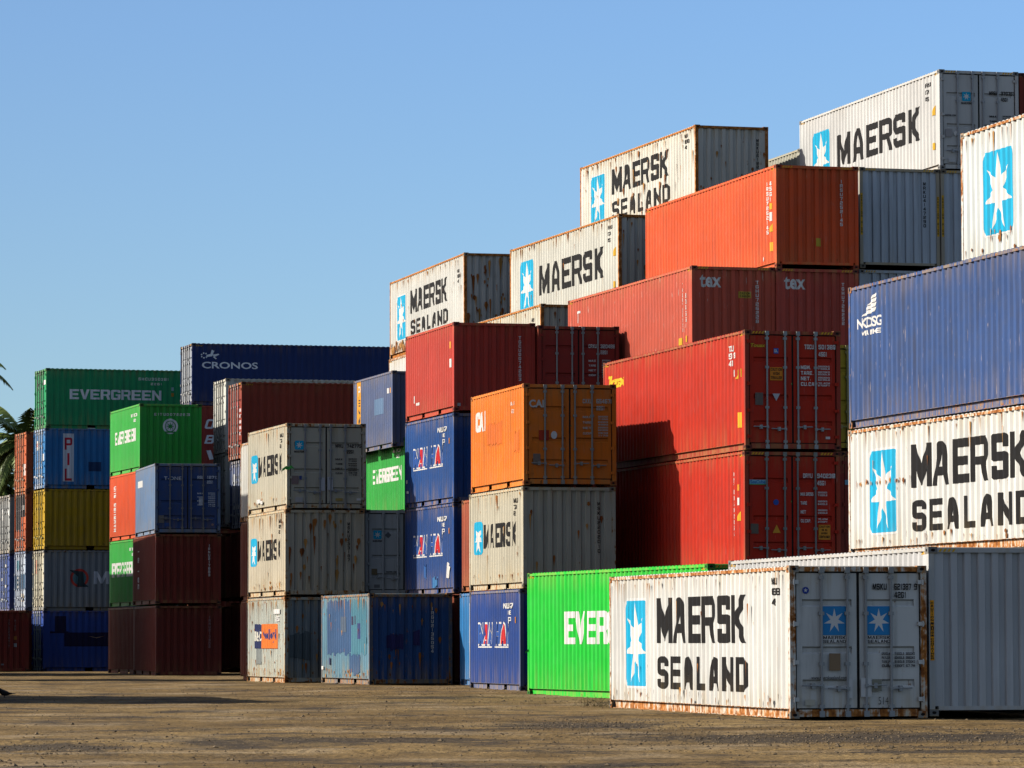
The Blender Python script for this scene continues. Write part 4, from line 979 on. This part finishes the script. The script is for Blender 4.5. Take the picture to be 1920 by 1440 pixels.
for i in range(3): hidden((-13.33, 169.36, 16.094, .4 + i * 2.66), 0, 40, 0, 'S')
for i in range(2):
    hidden((-10.10, 152.75, 15.5, .1 + i * 2.66), 0, 40, 0, 'S')
    hidden((WX, WY, 15.3438, .0 + i * 2.8), 0, 40, 0, 'S')
hidden((*O1, 18.2, -.03), 0, 20, 0, 'S')
hidden((*O2, 18.2, -.03), 0, 20, 0, 'S')
# stacks beyond the left edge of the picture: they cast the long shadows on the dirt and on the stacks
OFFG = 'containers standing beyond the left edge'
def offside(x, y, ln, hcs, yaw=0):
    z = -.06
    for hc in hcs:
        container(yp(x - W_, y, z, yaw), 'brown container standing beyond the left picture edge, throwing the long shadows', BRICK, ln, hc, rust=.1, simple=True, group=OFFG)
        z += (H_ if hc else S_) + .01
offside(11.3, 86.5, 40, (0, 0))
offside(20.15, 152.2, 20, (0, 0, 0, 0))
offside(22.0, 158.4, 20, (1, 0, 0))
offside(17.6, 130.9, 20, (0, 0, 0, 0, 0))

# ------------------------------------------------------------ ground
def zg(y):
    T = ((-50, -.32), (38, -.22), (70, -.15), (86, -.105), (104, -.075), (120, -.045), (150, -.04), (175, -.035), (4000, -.035))
    for (a, za), (b, zb) in zip(T, T[1:]):
        if y <= b:
            return za + (zb - za) * (y - a) / (b - a)
    return T[-1][1]
RUTS = ((44, .25, 0), (50, -.1, 1.2), (57, .35, 2.2), (63, .0, .5), (72, .2, 3.0), (84, -.15, .9), (94, .1, 2.0))      # wheel ruts across the yard
def hgt(x, y):
    n = noise.noise
    rut = 0.0
    for yc, sl, ph in RUTS:
        for o in (-.9, .9):
            d = (y - yc - o - sl * x - .8 * math.sin(x * .21 + ph)) / .22
            if abs(d) < 3:
                rut += -.030 * math.exp(-d * d) + .016 * (math.exp(-(d - 1.7) ** 2) + math.exp(-(d + 1.7) ** 2))
    h = rut + .034 * n((x * .16, y * .16, 1.7)) + .022 * n((x * .45 + y * .15, y * .7, 5.1)) + .012 * n((x * 1.7, y * 1.7, 9.3))
    return h
xs = [-3000, -800, -250, -90, -50, -30] + [-22 + .28 * i for i in range(158)] + [26, 34, 50, 90, 250, 800, 3000]
ys = [-200, -30, 10, 24] + [32 + .24 * i for i in range(420)] + [134 + .9 * i for i in range(70)] + [210, 260, 360, 600, 1200, 3500]
v = []; f = []
for y in ys:
    for x in xs:
        fine = -22 < x < 22.3 and 32 < y < 190
        v.append((x, y, zg(y) + (hgt(x, y) if fine else 0)))
nx = len(xs)
for j in range(len(ys) - 1):
    for i in range(nx - 1):
        f.append((j * nx + i, j * nx + i + 1, (j + 1) * nx + i + 1, (j + 1) * nx + i))
me = bpy.data.meshes.new('ground')
me.from_pydata(v, [], f)
me.polygons.foreach_set('use_smooth', [True] * len(f))
gm = bpy.data.materials.new('packed_dirt')
gm.use_nodes = True
nt = gm.node_tree; N = nt.nodes; Lk = nt.links
b = N['Principled BSDF']; b.inputs['Roughness'].default_value = .9; b.inputs['Specular IOR Level'].default_value = .15
tc = N.new('ShaderNodeTexCoord')
def nz(scale, detail, vec=None, rough=.6):
    n = N.new('ShaderNodeTexNoise'); n.inputs['Scale'].default_value = scale; n.inputs['Detail'].default_value = detail; n.inputs['Roughness'].default_value = rough
    Lk.new(vec or tc.outputs['Object'], n.inputs['Vector']); return n.outputs['Fac']
def ramp(x, *st):
    r = N.new('ShaderNodeValToRGB'); Lk.new(x, r.inputs[0])
    e = r.color_ramp.elements
    while len(e) < len(st): e.new(.5)
    for k, (p, c) in enumerate(st):
        e[k].position = p; e[k].color = (*c, 1)
    return r.outputs[0]
def mixc(fac, a, b_, blend='MIX'):
    n = N.new('ShaderNodeMix'); n.data_type = 'RGBA'; n.blend_type = blend
    if hasattr(fac, 'links'): Lk.new(fac, n.inputs[0])
    else: n.inputs[0].default_value = fac
    for q, s in ((a, n.inputs[6]), (b_, n.inputs[7])):
        if hasattr(q, 'links'): Lk.new(q, s)
        else: s.default_value = (*q, 1)
    return n.outputs[2]
vm = N.new('ShaderNodeMapping'); vm.inputs['Rotation'].default_value = (0, 0, R(20)); vm.inputs['Scale'].default_value = (.22, 1.1, 1)
Lk.new(tc.outputs['Object'], vm.inputs['Vector'])
base = ramp(nz(.12, 5), (.3, (.185, .118, .045)), (.55, (.262, .172, .068)), (.75, (.34, .235, .10)))
tracks = ramp(nz(.55, 5, vm.outputs[0]), (.36, (0, 0, 0)), (.5, (1, 1, 1)))
base = mixc(1.0, base, mixc(tracks, (.66, .64, .62), (1, 1, 1)), 'MULTIPLY')
mid = ramp(nz(1.1, 6), (.33, (.62, .60, .58)), (.52, (1, 1, 1)), (.7, (1.16, 1.15, 1.13)))
base = mixc(.85, base, mid, 'MULTIPLY')
dark = ramp(nz(.34, 8, None, .72), (.50, (0, 0, 0)), (.60, (.95, .95, .95)))
base = mixc(dark, base, (.070, .052, .034))
pale_ = ramp(nz(.26, 8, None, .68), (.52, (0, 0, 0)), (.64, (.75, .75, .75)))
base = mixc(pale_, base, (.36, .265, .150))
def blotch(cx, cy, sx, sy):
    m = N.new('ShaderNodeMapping'); m.vector_type = 'POINT'
    m.inputs['Location'].default_value = (-cx / sx, -cy / sy, 0); m.inputs['Scale'].default_value = (1 / sx, 1 / sy, 0)
    Lk.new(tc.outputs['Object'], m.inputs['Vector'])
    l = N.new('ShaderNodeVectorMath'); l.operation = 'LENGTH'; Lk.new(m.outputs[0], l.inputs[0])
    q = N.new('ShaderNodeMath'); q.operation = 'MULTIPLY_ADD'; Lk.new(nz(1.6, 7, None, .75), q.inputs[0]); q.inputs[1].default_value = 2.6; q.inputs[2].default_value = -1.3
    p = N.new('ShaderNodeMath'); p.operation = 'ADD'; Lk.new(l.outputs['Value'], p.inputs[0]); Lk.new(q.outputs[0], p.inputs[1])
    t = N.new('ShaderNodeMapRange'); t.interpolation_type = 'SMOOTHSTEP'; Lk.new(p.outputs[0], t.inputs[0])
    t.inputs[1].default_value = 1.0; t.inputs[2].default_value = .7; t.inputs[3].default_value = 0; t.inputs[4].default_value = .85
    return t.outputs[0]
for bl in ((4.9, 57.5, 3.4, 2.6), (1.0, 65.5, 1.6, 2.6), (-6.0, 53, 1.2, 2.0), (-2.0, 56, 2.4, 1.4), (5.4, 50.5, 1.6, 1.2)):
    base = mixc(blotch(*bl), base, (.062, .048, .034))
grit = ramp(nz(11, 5, None, .7), (.36, (.45, .44, .43)), (.5, (1, 1, 1)), (.66, (1.25, 1.24, 1.22)))
base = mixc(.95, base, grit, 'MULTIPLY')
fine_ = ramp(nz(38, 4, None, .7), (.36, (.5, .5, .5)), (.52, (1, 1, 1)), (.68, (1.3, 1.3, 1.3)))
base = mixc(.95, base, fine_, 'MULTIPLY')
Lk.new(base, b.inputs['Base Color'])
bp = N.new('ShaderNodeBump'); bp.inputs['Strength'].default_value = 1.0; bp.inputs['Distance'].default_value = .05
ad = N.new('ShaderNodeMath'); ad.operation = 'ADD'; Lk.new(nz(9, 6), ad.inputs[0]); Lk.new(nz(2.2, 5), ad.inputs[1])
Lk.new(ad.outputs[0], bp.inputs['Height']); Lk.new(bp.outputs[0], b.inputs['Normal'])
me.materials.append(gm)
go = bpy.data.objects.new('ground', me)
C.objects.link(go)
go['kind'] = 'structure'; go['label'] = 'packed brown dirt yard with ruts and gravel'

# loose stones
st = MB()
sm = plain('grey_brown_stone', (.20, .145, .085), .9, 0, .4, 3.0)
sm2 = plain('dark_stone', (.11, .08, .05), .9, 0, .4, 3.0)
OCT = [(1, 0, 0), (0, 1, 0), (-1, 0, 0), (0, -1, 0), (0, 0, 1), (0, 0, -.6)]
OF = [(0, 1, 4), (1, 2, 4), (2, 3, 4), (3, 0, 4), (1, 0, 5), (2, 1, 5), (3, 2, 5), (0, 3, 5)]
def stone(x, y, r):
    a = rnd.random() * 6.28
    k = len(st.v)
    z = zg(y) + hgt(x, y)
    for p in OCT:
        q = r * (.7 + .6 * rnd.random())
        st.v.append((x + q * (p[0] * math.cos(a) - p[1] * math.sin(a)) * 1.2, y + q * (p[0] * math.sin(a) + p[1] * math.cos(a)), z + q * p[2] * .75 + r * .15))
    mi = st.mi(sm if rnd.random() < .6 else sm2)
    for t in OF:
        st.f.append([k + i for i in t]); st.m.append(mi)
for i in range(4200):
    y = 36 + 72 * rnd.random() ** 1.3
    x = (rnd.random() * 2 - 1) * .135 * y
    d = noise.noise((x * .3, y * .12, 3.3))
    if d < -.1 and rnd.random() < .75:
        continue
    stone(x, y, .008 + .016 * rnd.random() ** 2 + (.02 if rnd.random() < .03 else 0))
for cx, cy, sx, sy, n in ((1.0, 65.5, 1.2, 2.5, 1100), (4.9, 57.5, 2.6, 2.6, 2200), (-6.0, 53, 1.0, 2, 500), (2.5, 100, 6, 3, 700), (-3, 108, 6, 3, 700), (1.5, 88, 2, 2, 300)):
    for i in range(n):
        stone(rnd.gauss(cx, sx), rnd.gauss(cy, sy), .008 + .016 * rnd.random() ** 2)
so = st.build('gravel')
so['kind'] = 'stuff'; so['label'] = 'loose grey and brown stones scattered over the dirt'

# ------------------------------------------------------------ palms behind the far left stack
leafm = plain('palm_leaf', (.15, .21, .045), .5, 0, .5, 1.5)
leafd = plain('palm_leaf_dry', (.26, .20, .06), .6, 0, .4, 1.5)
barkm = plain('palm_bark', (.19, .16, .12), .9, 0, .3, 6)
def palm(x, y, h, n, fl, label, seed):
    q = random.Random(seed)
    root = bpy.data.objects.new('palm_tree', None); C.objects.link(root)
    root.location = (x, y, -.04)
    root['label'] = label; root['category'] = 'palm tree'; root['group'] = 'palms behind the containers'
    t = MB()
    prev = Vector((0, 0, 0)); bend = q.uniform(-.5, .5)
    for k in range(1, 13):
        s = k / 12
        p = Vector((bend * s * s, .2 * s, h * s))
        t.tube(prev, p, .20 - .08 * (s - 1 / 12), barkm, 9, .20 - .08 * s + (.012 if k % 2 else 0), False)
        prev = p
    t.build('trunk', root, True)
    c = MB()
    top = prev
    for k in range(n):
        az = 2 * math.pi * (k * .381966 + q.uniform(-.04, .04))
        el = R(78) - R(125) * ((k + .5) / n) ** .85 + q.uniform(-.1, .1)
        L = fl * q.uniform(.85, 1.1)
        d = Vector((math.cos(az) * math.cos(el), math.sin(az) * math.cos(el), math.sin(el)))
        p = top.copy(); pts = [p.copy()]
        seg = 14
        mat = leafd if (k > n * .88) else leafm
        for i in range(seg):
            d = (d + Vector((0, 0, -.085 - .05 * i / seg))).normalized()
            p = p + d * (L / seg); pts.append(p.copy())
        for i in range(seg):
            c.tube(pts[i], pts[i + 1], .03 * (1 - i / seg) + .006, mat, 4, None, False)
            dd = (pts[i + 1] - pts[i]).normalized()
            side = dd.cross(Vector((0, 0, 1)))
            if side.length < .1: side = Vector((1, 0, 0))
            side.normalize()
            if i < 2: continue
            for j in range(3):
                o = pts[i].lerp(pts[i + 1], j / 3)
                ll = fl * .20 * math.sin(math.pi * min(.97, .16 + .8 * (i + j / 3) / seg)) * q.uniform(.8, 1.15)
                for sg in (-1, 1):
                    tip = o + (side * sg * .72 + dd * .55 + Vector((0, 0, -.45 - .25 * q.random()))).normalized() * ll
                    wv = dd * .05
                    mid = o.lerp(tip, .5) + Vector((0, 0, .06 * ll))
                    c.poly([o - wv, o + wv, mid + wv * 1.1, mid - wv * 1.1], mat)
                    c.poly([mid - wv * 1.1, mid + wv * 1.1, tip], mat)
    c.build('crown', root)
palm(-27.0, 196, 14.6, 22, 3.5, 'tall coconut palm at the left picture edge, its frond tips against the sky', 3)
palm(-24.6, 204, 11.3, 40, 3.4, 'lower coconut palm right behind the orange container doors', 5)
palm(-26.6, 212, 9.6, 38, 3.7, 'coconut palm with the lowest crown, above the grey doors at the left edge', 8)

# ------------------------------------------------------------ small things on the ground
# a black bird on the dirt at the left edge, facing left
bm_ = plain('black_feathers', (.012, .012, .014), .6, 0, .3, 20)
def loft(mb, rings, mat, n=12):
    base_ = len(mb.v)
    for (cx, cz, rx, rz, tilt) in rings:
        for k in range(n):
            t = 2 * math.pi * k / n
            mb.v.append((cx + rz * math.sin(t) * math.sin(tilt), rx * math.cos(t), cz + rz * math.sin(t) * math.cos(tilt)))
    mi = mb.mi(mat)
    for r_ in range(len(rings) - 1):
        for k in range(n):
            a = base_ + r_ * n + k; b2 = base_ + r_ * n + (k + 1) % n
            mb.f.append([a, b2, b2 + n, a + n]); mb.m.append(mi)
    mb.f.append([base_ + k for k in range(n)][::-1]); mb.m.append(mi)
    mb.f.append([base_ + (len(rings) - 1) * n + k for k in range(n)]); mb.m.append(mi)
bird = MB()
loft(bird, [(-.225, .205, .004, .004, 0), (-.205, .207, .010, .012, 0), (-.18, .212, .024, .028, 0), (-.15, .215, .032, .036, .1), (-.12, .20, .034, .040, .4), (-.09, .165, .044, .052, .5), (-.04, .125, .062, .068, .3), (.02, .105, .066, .066, .1), (.08, .098, .052, .05, 0), (.13, .092, .034, .03, 0), (.19, .088, .034, .012, 0), (.27, .088, .030, .006, 0)], bm_)
for s in (-1, 1):
    bird.tube((.01, .025 * s, .07), (.015, .025 * s, .004), .006, bm_, 6)
    for dx in (-.03, -.022, .022):
        bird.tube((.015, .025 * s, .006), (.015 + dx, .025 * s + .012 * s * (1 if dx > -.025 else -1), .003), .004, bm_, 5)
    bird.poly([(-.05, .064 * s, .15), (.06, .068 * s, .13), (.2, .034 * s, .105), (.08, .06 * s, .075), (-.03, .066 * s, .08)], bm_)
bo = bird.build('crow', None, True)
bx_, by_ = -.1246 * 96, 96
bo.location = (bx_ + .0, by_, zg(by_) + hgt(bx_, by_))
bo['label'] = 'black bird standing on the dirt at the left picture edge'; bo['category'] = 'bird'
# dry weeds at the corner of the front white container
wd = MB()
wm = plain('dry_weed', (.14, .11, .05), .9, 0, .4, 10)
q = random.Random(4)
for i in range(60):
    p = Vector((q.gauss(0, .18), q.gauss(0, .2), 0))
    d = Vector((q.uniform(-1, 1), q.uniform(-1, 1), q.uniform(.3, 1.2))).normalized()
    for k in range(3):
        e = p + d * q.uniform(.05, .10)
        wd.tube(p, e, .004, wm, 4, .003, False)
        d = (d + Vector((q.uniform(-.6, .6), q.uniform(-.6, .6), q.uniform(-.5, .2)))).normalized(); p = e
wo_ = wd.build('dry_weeds')
wx, wy = 1.62, 81.0
wo_.location = (wx, wy, zg(wy) + .01)
wo_['label'] = 'tuft of dry weeds at the foot of the front white container'; wo_['category'] = 'weeds'
# scraps of green plastic caught on two containers
def scrap(loc, s, label):
    m = MB()
    gm_ = plain('green_plastic', (.03, .36, .05), .5, 0, .2, 10)
    pr = [(0, 0, 0), (.5, -.05, .35), (.9, .02, .25), (1.3, -.06, .5), (1.6, 0, .2)]
    for (a, b_), w0 in zip(zip(pr, pr[1:]), (.18, .24, .2, .12)):
        A = Vector(a) * s; B = Vector(b_) * s
        m.poly([A + Vector((0, 0, -w0 * s)), B + Vector((0, .02 * s, -w0 * s)), B + Vector((0, .02 * s, w0 * s)), A + Vector((0, 0, w0 * s))], gm_)
        m.poly([A + Vector((0, .015, w0 * s)), B + Vector((0, .015 + .02 * s, w0 * s)), B + Vector((0, .015 + .02 * s, -w0 * s)), A + Vector((0, .015, -w0 * s))], gm_)
    o = m.build('plastic_scrap')
    o.location = loc
    o['label'] = label; o['category'] = 'plastic scrap'
scrap((.30, 97.0, .92), .13, 'shred of green plastic sticking out of the bright green container')
scrap((-6.93, 122.55, 6.35), .22, 'strip of green plastic hanging at the corner of the upper dirty white container')
